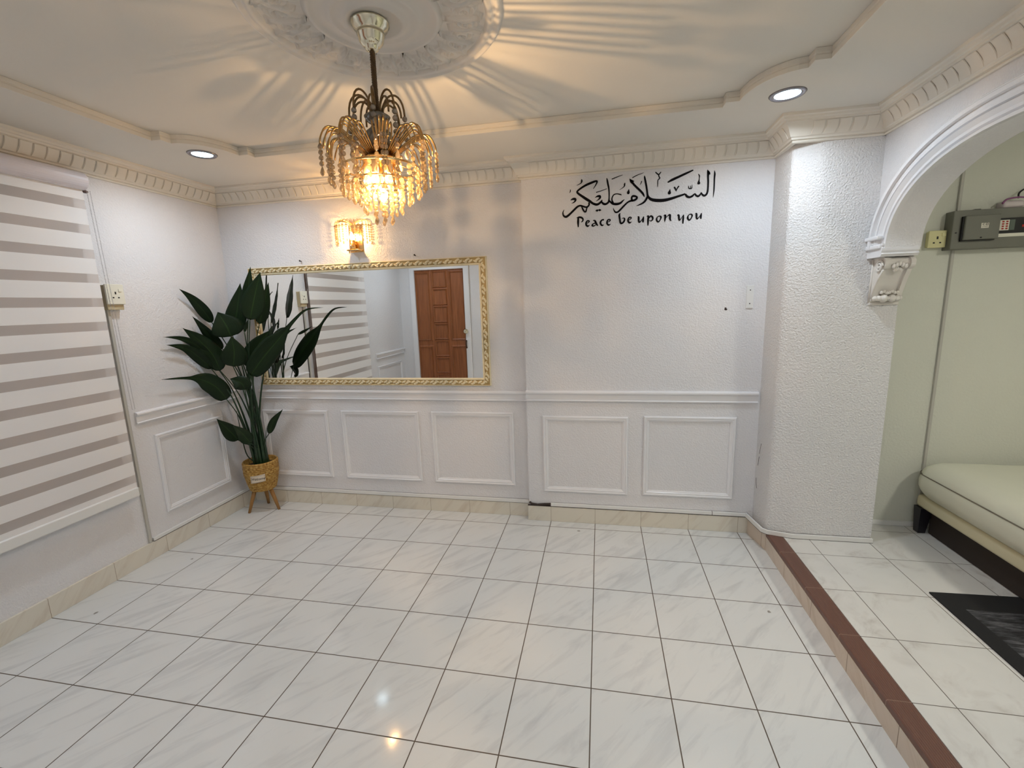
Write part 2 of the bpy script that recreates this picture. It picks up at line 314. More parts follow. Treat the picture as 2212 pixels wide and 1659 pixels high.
def wall_paint(name, col, strength=0.5, dist=0.004, scale=70, rough=0.6):
    m, nt, b, out = new_mat(name)
    tc = nt.nodes.new('ShaderNodeTexCoord')
    n = nt.nodes.new('ShaderNodeTexNoise'); n.inputs['Scale'].default_value = scale
    n.inputs['Detail'].default_value = 2.5; n.inputs['Roughness'].default_value = 0.55
    n.inputs['Distortion'].default_value = 0.1
    nt.links.new(tc.outputs['Object'], n.inputs['Vector'])
    h = ramp(nt, n.outputs['Fac'], [(0.30, (0, 0, 0)), (0.70, (1, 1, 1))])
    bp = nt.nodes.new('ShaderNodeBump'); bp.inputs['Strength'].default_value = strength; bp.inputs['Distance'].default_value = dist
    nt.links.new(h, bp.inputs['Height'])
    nt.links.new(bp.outputs['Normal'], b.inputs['Normal'])
    n2 = nt.nodes.new('ShaderNodeTexNoise'); n2.inputs['Scale'].default_value = 2.0; n2.inputs['Detail'].default_value = 4
    nt.links.new(tc.outputs['Object'], n2.inputs['Vector'])
    c = ramp(nt, n2.outputs['Fac'], [(0.3, tuple(x*0.965 for x in col)), (0.7, col)])
    nt.links.new(c, b.inputs['Base Color'])
    b.inputs['Roughness'].default_value = rough
    b.inputs['Specular IOR Level'].default_value = 0.35
    return m

def tile_mat(name, base, vein, grout, px, py, ox, oy, gw=0.0032, rough=0.1, streak=True, cloud=0.0, axes='XY', vein_amt=0.5, tilt=0.012):
    m, nt, b, out = new_mat(name)
    geo = nt.nodes.new('ShaderNodeNewGeometry')
    sp = nt.nodes.new('ShaderNodeSeparateXYZ'); nt.links.new(geo.outputs['Position'], sp.inputs[0])
    A = sp.outputs[axes[0]]; B = sp.outputs[axes[1]]
    def grid(v, p, o):
        t = math_node(nt, 'DIVIDE', math_node(nt, 'SUBTRACT', v, o), p)
        fr = math_node(nt, 'FRACT', math_node(nt, 'ADD', t, 100.0))
        d = math_node(nt, 'MINIMUM', fr, math_node(nt, 'SUBTRACT', 1.0, fr))
        return math_node(nt, 'MULTIPLY', d, p), math_node(nt, 'FLOOR', math_node(nt, 'ADD', t, 100.0))
    masks = []; ids = []
    for v, p, o in ((A, px, ox), (B, py, oy)):
        if p:
            d, i = grid(v, p, o); masks.append(d); ids.append(i)
    dm = masks[0] if len(masks) == 1 else math_node(nt, 'MINIMUM', masks[0], masks[1])
    mr = nt.nodes.new('ShaderNodeMapRange'); mr.inputs['From Min'].default_value = gw*0.35; mr.inputs['From Max'].default_value = gw*0.62
    nt.links.new(dm, mr.inputs['Value'])
    tilefac = mr.outputs[0]
    # veins: noise stretched along a diagonal, shifted tile by tile
    cb = nt.nodes.new('ShaderNodeCombineXYZ')
    if len(ids) == 2:
        off = math_node(nt, 'ADD', math_node(nt, 'MULTIPLY', ids[0], 3.71), math_node(nt, 'MULTIPLY', ids[1], 7.13))
    else:
        off = math_node(nt, 'MULTIPLY', ids[0], 3.71)
    diag = math_node(nt, 'ADD', math_node(nt, 'MULTIPLY', A, 0.64), math_node(nt, 'MULTIPLY', B, 0.77))
    anti = math_node(nt, 'SUBTRACT', math_node(nt, 'MULTIPLY', A, 0.77), math_node(nt, 'MULTIPLY', B, 0.64))
    nt.links.new(math_node(nt, 'MULTIPLY', diag, 3.0 if streak else 6.0), cb.inputs[0])
    nt.links.new(math_node(nt, 'MULTIPLY', anti, 17.0 if streak else 8.0), cb.inputs[1])
    nt.links.new(off, cb.inputs[2])
    n = nt.nodes.new('ShaderNodeTexNoise'); n.inputs['Scale'].default_value = 1.0; n.inputs['Detail'].default_value = 5; n.inputs['Roughness'].default_value = 0.6
    n.inputs['Distortion'].default_value = 0.8
    nt.links.new(cb.outputs[0], n.inputs['Vector'])
    vc = ramp(nt, n.outputs['Fac'], [(0.50, base), (0.60, tuple(base[k]*(1-vein_amt)+vein[k]*vein_amt for k in range(3))), (0.72, vein)])
    n3 = nt.nodes.new('ShaderNodeTexNoise'); n3.inputs['Scale'].default_value = 4.0; n3.inputs['Detail'].default_value = 3
    nt.links.new(geo.outputs['Position'], n3.inputs['Vector'])
    cl = nt.nodes.new('ShaderNodeMix'); cl.data_type = 'RGBA'; cl.blend_type = 'MULTIPLY'
    nt.links.new(vc, cl.inputs['A'])
    nt.links.new(ramp(nt, n3.outputs['Fac'], [(0.35, (1-cloud, 1-cloud, 1-cloud)), (0.65, (1, 1, 1))]), cl.inputs['B'])
    cl.inputs['Factor'].default_value = 1.0
    mx = nt.nodes.new('ShaderNodeMix'); mx.data_type = 'RGBA'
    mx.inputs['A'].default_value = (*grout, 1)
    nt.links.new(cl.outputs['Result'], mx.inputs['B'])
    nt.links.new(tilefac, mx.inputs['Factor'])
    nt.links.new(mx.outputs['Result'], b.inputs['Base Color'])
    rr = nt.nodes.new('ShaderNodeMapRange'); rr.inputs['To Min'].default_value = 0.7; rr.inputs['To Max'].default_value = rough
    nt.links.new(tilefac, rr.inputs['Value']); nt.links.new(rr.outputs[0], b.inputs['Roughness'])
    nb = nt.nodes.new('ShaderNodeTexNoise'); nb.inputs['Scale'].default_value = 160; nb.inputs['Detail'].default_value = 2
    nt.links.new(geo.outputs['Position'], nb.inputs['Vector'])
    hs = math_node(nt, 'ADD', math_node(nt, 'MULTIPLY', nb.outputs['Fac'], 0.06), tilefac)
    bp = nt.nodes.new('ShaderNodeBump'); bp.inputs['Strength'].default_value = 0.5; bp.inputs['Distance'].default_value = 0.0008
    if tilt and len(ids) == 2:      # hand-laid tiles are never quite level with each other
        wn = nt.nodes.new('ShaderNodeTexWhiteNoise'); wn.noise_dimensions = '2D'
        ci = nt.nodes.new('ShaderNodeCombineXYZ'); nt.links.new(ids[0], ci.inputs[0]); nt.links.new(ids[1], ci.inputs[1])
        nt.links.new(ci.outputs[0], wn.inputs['Vector'])
        v1 = nt.nodes.new('ShaderNodeVectorMath'); v1.operation = 'SUBTRACT'; nt.links.new(wn.outputs['Color'], v1.inputs[0]); v1.inputs[1].default_value = (0.5, 0.5, 0.5)
        v2 = nt.nodes.new('ShaderNodeVectorMath'); v2.operation = 'MULTIPLY'; nt.links.new(v1.outputs[0], v2.inputs[0]); v2.inputs[1].default_value = (tilt, tilt, 0)
        v3 = nt.nodes.new('ShaderNodeVectorMath'); v3.operation = 'ADD'; nt.links.new(geo.outputs['Normal'], v3.inputs[0]); nt.links.new(v2.outputs[0], v3.inputs[1])
        v4 = nt.nodes.new('ShaderNodeVectorMath'); v4.operation = 'NORMALIZE'; nt.links.new(v3.outputs[0], v4.inputs[0])
        nt.links.new(v4.outputs[0], bp.inputs['Normal'])
    nt.links.new(hs, bp.inputs['Height']); nt.links.new(bp.outputs['Normal'], b.inputs['Normal'])
    return m

PAINT = wall_paint('white_textured_paint', (0.79, 0.785, 0.80), 0.60, 0.003, 115)
PAINT_PILLAR = wall_paint('coarse_white_textured_paint', (0.77, 0.765, 0.765), 0.85, 0.004, 105)
PAINT_GREEN = wall_paint('pale_green_paint', (0.70, 0.71, 0.625), 0.35, 0.003, 75)
CEIL = simple('ceiling_cream_white', (0.76, 0.725, 0.655), 0.8, bump=(120, 0.12, 0.002))
CORN = simple('cornice_cream', (0.78, 0.74, 0.66), 0.6)
TRIM = simple('gloss_white_trim', (0.82, 0.82, 0.84), 0.22, coat=0.3)
PLASTER = simple('white_plaster', (0.76, 0.73, 0.68), 0.7, bump=(90, 0.15, 0.002))
FLOOR = tile_mat('white_marble_tile', (0.72, 0.735, 0.73), (0.60, 0.615, 0.62), (0.085, 0.06, 0.04), 0.3, 0.3193, 0.0, 0.0, gw=0.0042, rough=0.085, cloud=0.02)
RAISED = tile_mat('cloudy_marble_tile', (0.72, 0.71, 0.68), (0.56, 0.53, 0.50), (0.12, 0.10, 0.08), 0.305, 0.3165, 1.209, -0.652, rough=0.12, streak=False, cloud=0.06, vein_amt=0.3)
SKIRT = tile_mat('beige_skirting_tile', (0.74, 0.70, 0.60), (0.64, 0.58, 0.48), (0.35, 0.28, 0.2), 0.3, 0, 0.0, 0.0, gw=0.002, rough=0.15, axes='XZ')
SKIRT_Y = tile_mat('beige_skirting_tile_side', (0.73, 0.69, 0.60), (0.64, 0.58, 0.49), (0.3, 0.22, 0.15), 0.3193, 0, 0.0, 0.0, gw=0.002, rough=0.15, axes='YZ')
RISER = tile_mat('beige_riser_tile', (0.66, 0.56, 0.46), (0.55, 0.44, 0.34), (0.22, 0.15, 0.1), 0.3193, 0, -0.08, 0.0, gw=0.003, rough=0.15, axes='YZ')
WHITE_PL = simple('white_plastic', (0.80, 0.80, 0.78), 0.35)
GREY_PL = simple('grey_trunking', (0.52, 0.51, 0.46), 0.5)
CREAM_PL = simple('cream_plastic', (0.78, 0.76, 0.65), 0.35)
YELLOW_PL = simple('aged_yellow_plastic', (0.72, 0.68, 0.36), 0.35)
BLACK = simple('black_vinyl', (0.004, 0.003, 0.004), 0.6, spec=0.12)
DARK = simple('dark_hole', (0.01, 0.01, 0.01), 0.6)
GAP = simple('gap_shade_and_dark_bits', (0.05, 0.035, 0.03), 0.8)  # painted gap shade; also cables, plug hole, stitching and cracks
BRASS = simple('polished_brass', (0.80, 0.55, 0.25), 0.18, metal=1.0)
GOLD = simple('antique_gold_wire', (0.45, 0.30, 0.13), 0.3, metal=1.0)
SILVERGOLD = simple('champagne_metal', (0.80, 0.76, 0.60), 0.15, metal=1.0)
CHROME = simple('grey_chrome', (0.30, 0.29, 0.32), 0.25, metal=1.0)
FRAME_M = simple('cream_gold_paint', (0.78, 0.69, 0.47), 0.35, coat=0.2, noise_col=(40, 0.12))
FRAME_D = simple('worn_gold_paint', (0.46, 0.33, 0.14), 0.4, metal=0.3)
MIRROR = simple('mirror_silver', (0.90, 0.93, 0.93), 0.0, metal=1.0)
BRICKRED = None
# brown corrugated nosing tile
m, nt, b, out = new_mat('brown_ribbed_nosing')
geo = nt.nodes.new('ShaderNodeNewGeometry'); sp = nt.nodes.new('ShaderNodeSeparateXYZ'); nt.links.new(geo.outputs['Position'], sp.inputs[0])
rib = math_node(nt, 'SINE', math_node(nt, 'MULTIPLY', sp.outputs['X'], 2*PI/0.0075))
fr = math_node(nt, 'FRACT', math_node(nt, 'ADD', math_node(nt, 'DIVIDE', sp.outputs['Y'], 0.3165), 100.06))
jm = math_node(nt, 'LESS_THAN', math_node(nt, 'MINIMUM', fr, math_node(nt, 'SUBTRACT', 1.0, fr)), 0.004)
mx = nt.nodes.new('ShaderNodeMix'); mx.data_type = 'RGBA'
mx.inputs['A'].default_value = (0.145, 0.066, 0.045, 1); mx.inputs['B'].default_value = (0.33, 0.22, 0.17, 1)
nt.links.new(jm, mx.inputs['Factor']); nt.links.new(mx.outputs['Result'], b.inputs['Base Color'])
bp = nt.nodes.new('ShaderNodeBump'); bp.inputs['Strength'].default_value = 0.4; bp.inputs['Distance'].default_value = 0.001
nt.links.new(rib, bp.inputs['Height']); nt.links.new(bp.outputs['Normal'], b.inputs['Normal'])
b.inputs['Roughness'].default_value = 0.45
NOSING = m

# crystal beads: clear-ish faceted plastic, pale champagne
def bead_mat(name, col, transp, gloss, tint=None):
    m, nt, b, out = new_mat(name)
    nt.nodes.remove(b)
    tr = nt.nodes.new('ShaderNodeBsdfTransparent'); tr.inputs[0].default_value = (*(tint or [min(1, c*1.1) for c in col]), 1)
    tl = nt.nodes.new('ShaderNodeBsdfTranslucent'); tl.inputs[0].default_value = (*col, 1)
    df = nt.nodes.new('ShaderNodeBsdfDiffuse'); df.inputs[0].default_value = (*col, 1)
    gl = nt.nodes.new('ShaderNodeBsdfGlossy'); gl.inputs['Roughness'].default_value = 0.12
    a = nt.nodes.new('ShaderNodeMixShader'); a.inputs[0].default_value = 0.5
    nt.links.new(tl.outputs[0], a.inputs[1]); nt.links.new(df.outputs[0], a.inputs[2])
    c = nt.nodes.new('ShaderNodeMixShader'); c.inputs[0].default_value = gloss
    nt.links.new(a.outputs[0], c.inputs[1]); nt.links.new(gl.outputs[0], c.inputs[2])
    d = nt.nodes.new('ShaderNodeMixShader'); d.inputs[0].default_value = transp
    nt.links.new(c.outputs[0], d.inputs[1]); nt.links.new(tr.outputs[0], d.inputs[2])
    nt.links.new(d.outputs[0], out.inputs['Surface'])
    return m
BEAD = bead_mat('crystal_bead', (0.36, 0.27, 0.15), 0.42, 0.20, (0.98, 0.93, 0.84))
BEAD_DARK = bead_mat('smoky_crystal_bead', (0.42, 0.36, 0.28), 0.30, 0.30)

def emis(name, col, st):
    m, nt, b, out = new_mat(name)
    b.inputs['Base Color'].default_value = (*col, 1)
    b.inputs['Emission Color'].default_value = (*col, 1)
    b.inputs['Emission Strength'].default_value = st
    return m
BULB = emis('lit_bulb_glass', (1.0, 0.75, 0.42), 18.0)
SCONCE_BULB = emis('bright_bulb_glass', (1.0, 0.66, 0.30), 60.0)
LENS = emis('lit_downlight_lens', (0.62, 0.88, 1.0), 14.0)
CANDLE = simple('ivory_candle_tube', (0.80, 0.62, 0.36), 0.4)

# leaves: dark glossy green with a pale midrib drawn in UV-like local data (vertex colour free: use attribute)
m, nt, b, out = new_mat('dark_green_leaf')
at = nt.nodes.new('ShaderNodeAttribute'); at.attribute_name = 'across'
c = ramp(nt, math_node(nt, 'ABSOLUTE', at.outputs['Fac']), [(0.0, (0.022, 0.055, 0.012)), (0.06, (0.008, 0.022, 0.006)), (1.0, (0.005, 0.016, 0.005))])
nt.links.new(c, b.inputs['Base Color'])
b.inputs['Roughness'].default_value = 0.42
b.inputs['Specular IOR Level'].default_value = 0.22
wv = math_node(nt, 'SINE', math_node(nt, 'MULTIPLY', at.outputs['Fac'], 45.0))
bp = nt.nodes.new('ShaderNodeBump'); bp.inputs['Strength'].default_value = 0.15; bp.inputs['Distance'].default_value = 0.001
nt.links.new(wv, bp.inputs['Height']); nt.links.new(bp.outputs['Normal'], b.inputs['Normal'])
LEAF = m
STEM = simple('green_stem', (0.008, 0.032, 0.010), 0.35, noise_col=(30, 0.3))
SOIL = simple('dark_soil', (0.035, 0.018, 0.012), 0.9, bump=(80, 0.8, 0.01))
LEGWOOD = simple('pale_stand_wood', (0.33, 0.17, 0.05), 0.5, noise_col=(25, 0.2))
# woven basket
m, nt, b, out = new_mat('woven_straw')
tc = nt.nodes.new('ShaderNodeTexCoord')
n = nt.nodes.new('ShaderNodeTexNoise'); n.inputs['Scale'].default_value = 70; n.inputs['Detail'].default_value = 4
nt.links.new(tc.outputs['Object'], n.inputs['Vector'])
nt.links.new(ramp(nt, n.outputs['Fac'], [(0.3, (0.22, 0.10, 0.015)), (0.5, (0.42, 0.24, 0.05)), (0.7, (0.55, 0.38, 0.12))]), b.inputs['Base Color'])
b.inputs['Roughness'].default_value = 0.6
STRAW = m
PAPER = simple('cream_tag_card', (0.72, 0.64, 0.52), 0.7)
# blind fabrics
m, nt, b, out = new_mat('solid_blind_fabric')
b.inputs['Base Color'].default_value = (0.84, 0.82, 0.81, 1); b.inputs['Roughness'].default_value = 0.8
tc = nt.nodes.new('ShaderNodeTexCoord')
wvn = nt.nodes.new('ShaderNodeTexNoise'); wvn.inputs['Scale'].default_value = 300
nt.links.new(tc.outputs['Object'], wvn.inputs['Vector'])
bp = nt.nodes.new('ShaderNodeBump'); bp.inputs['Strength'].default_value = 0.15; bp.inputs['Distance'].default_value = 0.0008
nt.links.new(wvn.outputs['Fac'], bp.inputs['Height']); nt.links.new(bp.outputs['Normal'], b.inputs['Normal'])
FABRIC = m
m, nt, b, out = new_mat('sheer_blind_mesh')
b.inputs['Base Color'].default_value = (0.74, 0.67, 0.63, 1); b.inputs['Roughness'].default_value = 0.8
tr = nt.nodes.new('ShaderNodeBsdfTransparent'); mxs = nt.nodes.new('ShaderNodeMixShader'); mxs.inputs[0].default_value = 0.52
nt.links.new(b.outputs[0], mxs.inputs[1]); nt.links.new(tr.outputs[0], mxs.inputs[2]); nt.links.new(mxs.outputs[0], out.inputs['Surface'])
SHEER = m
WINBROWN = simple('brown_window_curtain', (0.55, 0.39, 0.31), 0.8, noise_col=(6, 0.3))
ALU = simple('dark_window_frame', (0.18, 0.14, 0.12), 0.4)
m, nt, b, out = new_mat('window_glass')
b.inputs['Base Color'].default_value = (0.9, 0.95, 0.95, 1); b.inputs['Roughness'].default_value = 0.02; b.inputs['Transmission Weight'].default_value = 1.0; b.inputs['IOR'].default_value = 1.05
GLASS = m
# sofa leather
SOFA = simple('pale_cream_leather', (0.66, 0.65, 0.52), 0.45, bump=(160, 0.2, 0.0015), noise_col=(5, 0.04))
SOFA_B = simple('cream_leather_base', (0.60, 0.55, 0.37), 0.5)
SEAM = simple('dark_seam_thread', (0.16, 0.14, 0.10), 0.7)
DARKWOOD = simple('very_dark_wood', (0.010, 0.008, 0.012), 0.4)
# mat
m, nt, b, out = new_mat('black_patterned_mat')
tc = nt.nodes.new('ShaderNodeTexCoord'); mp = nt.nodes.new('ShaderNodeMapping'); mp.inputs['Scale'].default_value = (3, 14, 1)
nt.links.new(tc.outputs['Object'], mp.inputs[0])
n = nt.nodes.new('ShaderNodeTexNoise'); n.inputs['Scale'].default_value = 3; n.inputs['Detail'].default_value = 7; n.inputs['Roughness'].default_value = 0.7
nt.links.new(mp.outputs[0], n.inputs['Vector'])
sp = nt.nodes.new('ShaderNodeSeparateXYZ'); nt.links.new(tc.outputs['Object'], sp.inputs[0])
inner = math_node(nt, 'LESS_THAN', sp.outputs['Y'], -1.05)
inx = math_node(nt, 'GREATER_THAN', sp.outputs['X'], 1.60)
nz = math_node(nt, 'MULTIPLY', math_node(nt, 'MULTIPLY', n.outputs['Fac'], inner), inx)
nt.links.new(ramp(nt, nz, [(0.40, (0.008, 0.008, 0.009)), (0.52, (0.045, 0.045, 0.05)), (0.66, (0.14, 0.14, 0.145))]), b.inputs['Base Color'])
b.inputs['Roughness'].default_value = 0.8
MAT = m
# door wood
m, nt, b, out = new_mat('reddish_brown_wood')
tc = nt.nodes.new('ShaderNodeTexCoord'); mp = nt.nodes.new('ShaderNodeMapping'); mp.inputs['Scale'].default_value = (30, 30, 2)
nt.links.new(tc.outputs['Object'], mp.inputs[0])
n = nt.nodes.new('ShaderNodeTexNoise'); n.inputs['Scale'].default_value = 2; n.inputs['Detail'].default_value = 6
nt.links.new(mp.outputs[0], n.inputs['Vector'])
nt.links.new(ramp(nt, n.outputs['Fac'], [(0.3, (0.22, 0.070, 0.022)), (0.7, (0.34, 0.12, 0.042))]), b.inputs['Base Color'])
b.inputs['Roughness'].default_value = 0.35
WOOD = m
BOXGREY = simple('grey_steel_paint', (0.17, 0.17, 0.14), 0.45)
REDINK = simple('red_ink', (0.5, 0.03, 0.02), 0.6)
STICKER = simple('white_sticker', (0.75, 0.72, 0.62), 0.5)
PINKC = simple('mauve_cable', (0.25, 0.08, 0.2), 0.5)

# ------------------------------------------------------------------ measured levels
XL, YB, YF = -2.70, -0.177, -0.232      # left wall, back wall, back wall's proud right part
XJ = -0.452                              # jog between the two
XP, YP = 0.985, -0.475                   # pillar left face and front face
X5, X6 = 1.392, 1.525                    # arch wall faces
ZC, ZT = 2.362, 2.405                    # ceiling, tray
ZS = 0.112                               # raised floor
YFR = -3.20                              # front (door) wall
YBK = -4.30

# ------------------------------------------------------------------ floors
bm = bmesh.new(); box(bm, -3.0, 1.0, YBK-0.1, 0.0, -0.1, 0.0)
struct('floor', bm, FLOOR, 'white marble tile floor of the lower room with brown grout lines', 'floor')
bm = bmesh.new(); box(bm, 1.078, 3.5, YBK-0.1, 0.0, -0.1, ZS)
struct('floor_raised', bm, RAISED, 'cloudy marble tile floor raised one step beside the arch', 'floor')
bm = bmesh.new(); box(bm, 0.9995, 1.078, YBK-0.1, -0.236, 0.085, ZS + 0.001, 0.004, 1)
struct('trim_1', bm, NOSING, 'brown ribbed nosing strip along the edge of the step', 'step nosing')
bm = bmesh.new(); box(bm, 1.0, 1.078, YBK-0.1, -0.236, -0.05, 0.086)
struct('trim_2', bm, RISER, 'beige marble riser tiles on the front of the step', 'step riser')

# ------------------------------------------------------------------ walls
bm = bmesh.new()
WY0, WY1, WZ0, WZ1 = -2.04, -1.122, 0.52, 2.14
box(bm, XL-0.15, XL, WY1, 0.0, 0, 2.6); box(bm, XL-0.15, XL, YBK, WY0, 0, 2.6)
box(bm, XL-0.15, XL, WY0, WY1, 0, WZ0); box(bm, XL-0.15, XL, WY0, WY1, WZ1, 2.6)
struct('wall_left', bm, PAINT, 'white textured wall behind the striped blind', 'wall')
bm = bmesh.new()
box(bm, -2.85, XJ, YB, 0.0, 0, 2.6)
struct('wall_back', bm, PAINT, 'white textured wall carrying the mirror and sconce', 'wall')
bm = bmesh.new(); box(bm, XJ, XP+0.1, YF, 0.0, 0, 2.6)
struct('wall_back_right', bm, PAINT, 'white textured wall, slightly proud, carrying the black lettering', 'wall')
# pillar with a rounded front-left corner
bm = bmesh.new()
pts = [(XP, YF+0.01), (0.998, -0.425), (1.003, -0.434), (1.012, -0.441), (1.115, -0.472), (1.135, -0.476), (1.16, -0.477), (X6, YP-0.002), (X6, 0.0), (XP, 0.0)]
lo = [bm.verts.new((x, y, 0.0)) for x, y in pts]; hi = [bm.verts.new((x, y, 2.6)) for x, y in pts]
for i in range(len(pts)):
    j = (i+1) % len(pts)
    f = bm.faces.new((lo[i], lo[j], hi[j], hi[i])); f.smooth = False
bm.faces.new(lo); bm.faces.new(hi)
struct('wall_pillar', bm, PAINT_PILLAR, 'coarse textured white pillar with a rounded corner beside the step', 'pillar')
# right room
bm = bmesh.new(); box(bm, X6, 3.5, -0.24, 0.0, 0, 2.6)
struct('wall_right_back', bm, PAINT_GREEN, 'pale greenish wall behind the sofa and the fuse box', 'wall')
bm = bmesh.new(); box(bm, 3.4, 3.5, YBK, -0.24, 0, 2.6)
struct('wall_right_side', bm, PAINT_GREEN, 'pale greenish side wall beyond the sofa', 'wall')
# arch wall
AY0, AY1, AZ0, AB, AA = -0.60, -3.02, 1.70, 0.355, 0.62
def arch_curve(off=0.0, n=20):
    """(y, z) of the arch underside from the pillar side to the far side, offset outward"""
    out = []
    for k in range(n+1):
        t = (PI/2)*k/n
        cy = math.cos(t)**0.92; sz = math.sin(t)**0.92
        out.append((AY0 - AA + (AA+off)*cy, AZ0 + (AB+off)*sz))
    mir = [(AY0 + AY1 - y, z) for y, z in out]
    return out + mir[::-1]
arc = arch_curve()
bm = bmesh.new()
outline = [(YP+0.002, 2.6), (YP+0.002, AZ0)] + [(AY0, AZ0)] + arc[1:-1] + [(AY1, AZ0), (AY1, ZS), (YBK, ZS), (YBK, 2.6)]
fa = [bm.verts.new((X5, y, z)) for y, z in outline]; fb = [bm.verts.new((X6, y, z)) for y, z in outline]
for i in range(len(outline)):
    j = (i+1) % len(outline)
    bm.faces.new((fa[i], fa[j], fb[j], fb[i]))
ed = [bm.edges.get((fa[i], fa[(i+1) % len(fa)])) for i in range(len(fa))]
bmesh.ops.triangle_fill(bm, edges=ed, use_beauty=True)
ed = [bm.edges.get((fb[i], fb[(i+1) % len(fb)])) for i in range(len(fb))]
bmesh.ops.triangle_fill(bm, edges=ed, use_beauty=True)
struct('wall_right', bm, PAINT, 'white wall pierced by the arch to the next room', 'wall')
# front wall with the door opening, return and rear wall
DX0, DX1, DZ = -2.545, -1.70, 2.06
bm = bmesh.new()
box(bm, XL, DX0, YFR-0.12, YFR, 0, 2.6); box(bm, DX1, -1.50, YFR-0.12, YFR, 0, 2.6); box(bm, DX0, DX1, YFR-0.12, YFR, DZ, 2.6)
struct('wall_front', bm, PAINT, 'white wall around the brown door seen in the mirror', 'wall')
bm = bmesh.new(); box(bm, -1.62, -1.50, YBK, YFR-0.12, 0, 2.6); box(bm, -1.62, 3.5, YBK-0.12, YBK, 0, 2.6)
struct('wall_rear', bm, PAINT, 'white wall behind the viewer', 'wall')

# ------------------------------------------------------------------ ceiling with a recessed tray
TX0, TX1, TYB, TYF = -2.205, 0.883, -0.71, -2.61
def corner(cx, cy, sx, sy):
    """scooped corner around (cx, cy); sx, sy point to the inside; starts on the side edge, ends on the back edge"""
    p = [(cx, cy + sy*0.362), (cx + sx*0.055, cy + sy*0.362), (cx + sx*0.055, cy + sy*0.305)]
    for k in range(1, 8):
        a = (PI/2)*k/8
        p.append((cx + sx*(0.055 + 0.18*math.sin(a)), cy + sy*(0.052 + 0.253*math.cos(a))))
    p += [(cx + sx*0.235, cy + sy*0.052), (cx + sx*0.292, cy + sy*0.052), (cx + sx*0.292, cy)]
    return p
c1 = corner(TX0, TYB, 1, -1)          # back left, side -> back
c2 = corner(TX1, TYB, -1, -1)[::-1]   # back right, back -> side
c3 = corner(TX1, TYF, -1, 1)
c4 = corner(TX0, TYF, 1, 1)[::-1]
tray = c1 + c2 + c3 + c4
bm = bmesh.new()
ov = [bm.verts.new((x, y, ZC)) for x, y in ((XL-0.05, YBK), (X6, YBK), (X6, 0.0), (XL-0.05, 0.0))]
iv = [bm.verts.new((x, y, ZC)) for x, y in tray]
tv = [bm.verts.new((x, y, ZT)) for x, y in tray]
es = [bm.edges.new((ov[i], ov[(i+1) % 4])) for i in range(4)]
n_ = len(tray)
es += [bm.edges.new((iv[i], iv[(i+1) % n_])) for i in range(n_)]
bmesh.ops.triangle_fill(bm, edges=es, use_beauty=True)
for i in range(n_):
    j = (i+1) % n_
    bm.faces.new((iv[i], iv[j], tv[j], tv[i]))
te = [bm.edges.get((tv[i], tv[(i+1) % n_])) for i in range(n_)]
bmesh.ops.triangle_fill(bm, edges=te, use_beauty=True)
top = [bm.verts.new((v.co.x, v.co.y, 2.6)) for v in ov]
bm.faces.new(top)
for i in range(4):
    bm.faces.new((ov[i], ov[(i+1) % 4], top[(i+1) % 4], top[i]))
struct('ceiling', bm, CEIL, 'white plaster ceiling with a shallow recessed tray', 'ceiling')
bm = bmesh.new(); box(bm, X6, 3.5, YBK, 0.0, 2.55, 2.6)
struct('ceiling_side', bm, CEIL, 'white ceiling of the room beyond the arch', 'ceiling')
bm = bmesh.new()
prof = [(0.0, -0.001), (0.004, 0.0), (0.004, 0.017), (0.0005, 0.020), (0.0005, 0.023), (0.004, 0.026), (0.004, 0.042), (0.0, 0.043)]
sweep(bm, [(x, y, ZC) for x, y in tray], [(u, v) for u, v in prof], (0, 0, 1), closed=True, flip=-1)
struct('trim_3', bm, CORN, 'double ridged moulding around the scooped-corner ceiling tray', 'ceiling moulding')

# ------------------------------------------------------------------ cornice
def cornice(name, path, label, depth_, s1):
    """path runs with the room on its right-hand side (flip = -1)"""
    bm = bmesh.new()
    z0 = 2.243
    H = ZC - z0
    pr = [(-0.01, 0.0), (0.010, 0.0), (0.013, 0.006), (0.009, 0.012), (0.018, 0.014), (0.020, 0.022), (0.026, 0.026),
          (0.042, 0.058), (0.058, 0.082), (0.064, 0.084), (0.066, 0.092), (0.074, 0.095), (0.078, 0.103), (0.086, 0.107), (0.088, H+0.004), (-0.01, H+0.004)]
    sweep(bm, [(x, y, z0) for x, y in path], pr, (0, 0, 1), flip=-1)
    # scalloped blocks along the hollow
    for (xa, ya), (xb, yb) in zip(path[:-1], path[1:]):
        d = Vector((xb-xa, yb-ya, 0)); L = d.length; d.normalize()
        nrm = Vector((0, 0, 1)).cross(d) * -1
        n = max(1, int(round((L) / 0.056)))
        st = L / n
        for k in range(n):
            t0 = k*st + 0.0035; t1 = (k+1)*st - 0.0035
            a = Vector((xa, ya, z0)); cols = []
            for q in range(5):
                f = q/4.0
                uu = 0.026 + (0.058-0.026)*f
                zz = 0.028 + (0.080-0.028)*f
                bow = 0.005*math.sin(PI*f)
                base = a + nrm*uu + Vector((0, 0, zz))
                outn = (nrm*0.0045 - Vector((0, 0, 0.003)))*depth_
                e = 0.0 if (L < 0.3) else 0.0
                cols.append((base + d*(t0+bow) , base + d*(t0+bow+0.002) + outn, base + d*(t1+bow-0.002) + outn, base + d*(t1+bow)))
            # skip blocks that would poke through a mitre
            if L > 0.3 and (k == 0 or k == n-1): continue
            vv = [[bm.verts.new(p) for p in c] for c in cols]
            for q in range(4):
                for r in range(3):
                    bm.faces.new((vv[q][r], vv[q][r+1], vv[q+1][r+1], vv[q+1][r]))
            bm.faces.new(vv[0]); bm.faces.new(vv[-1][::-1])
    return struct(name, bm, CORN, label, 'cornice')
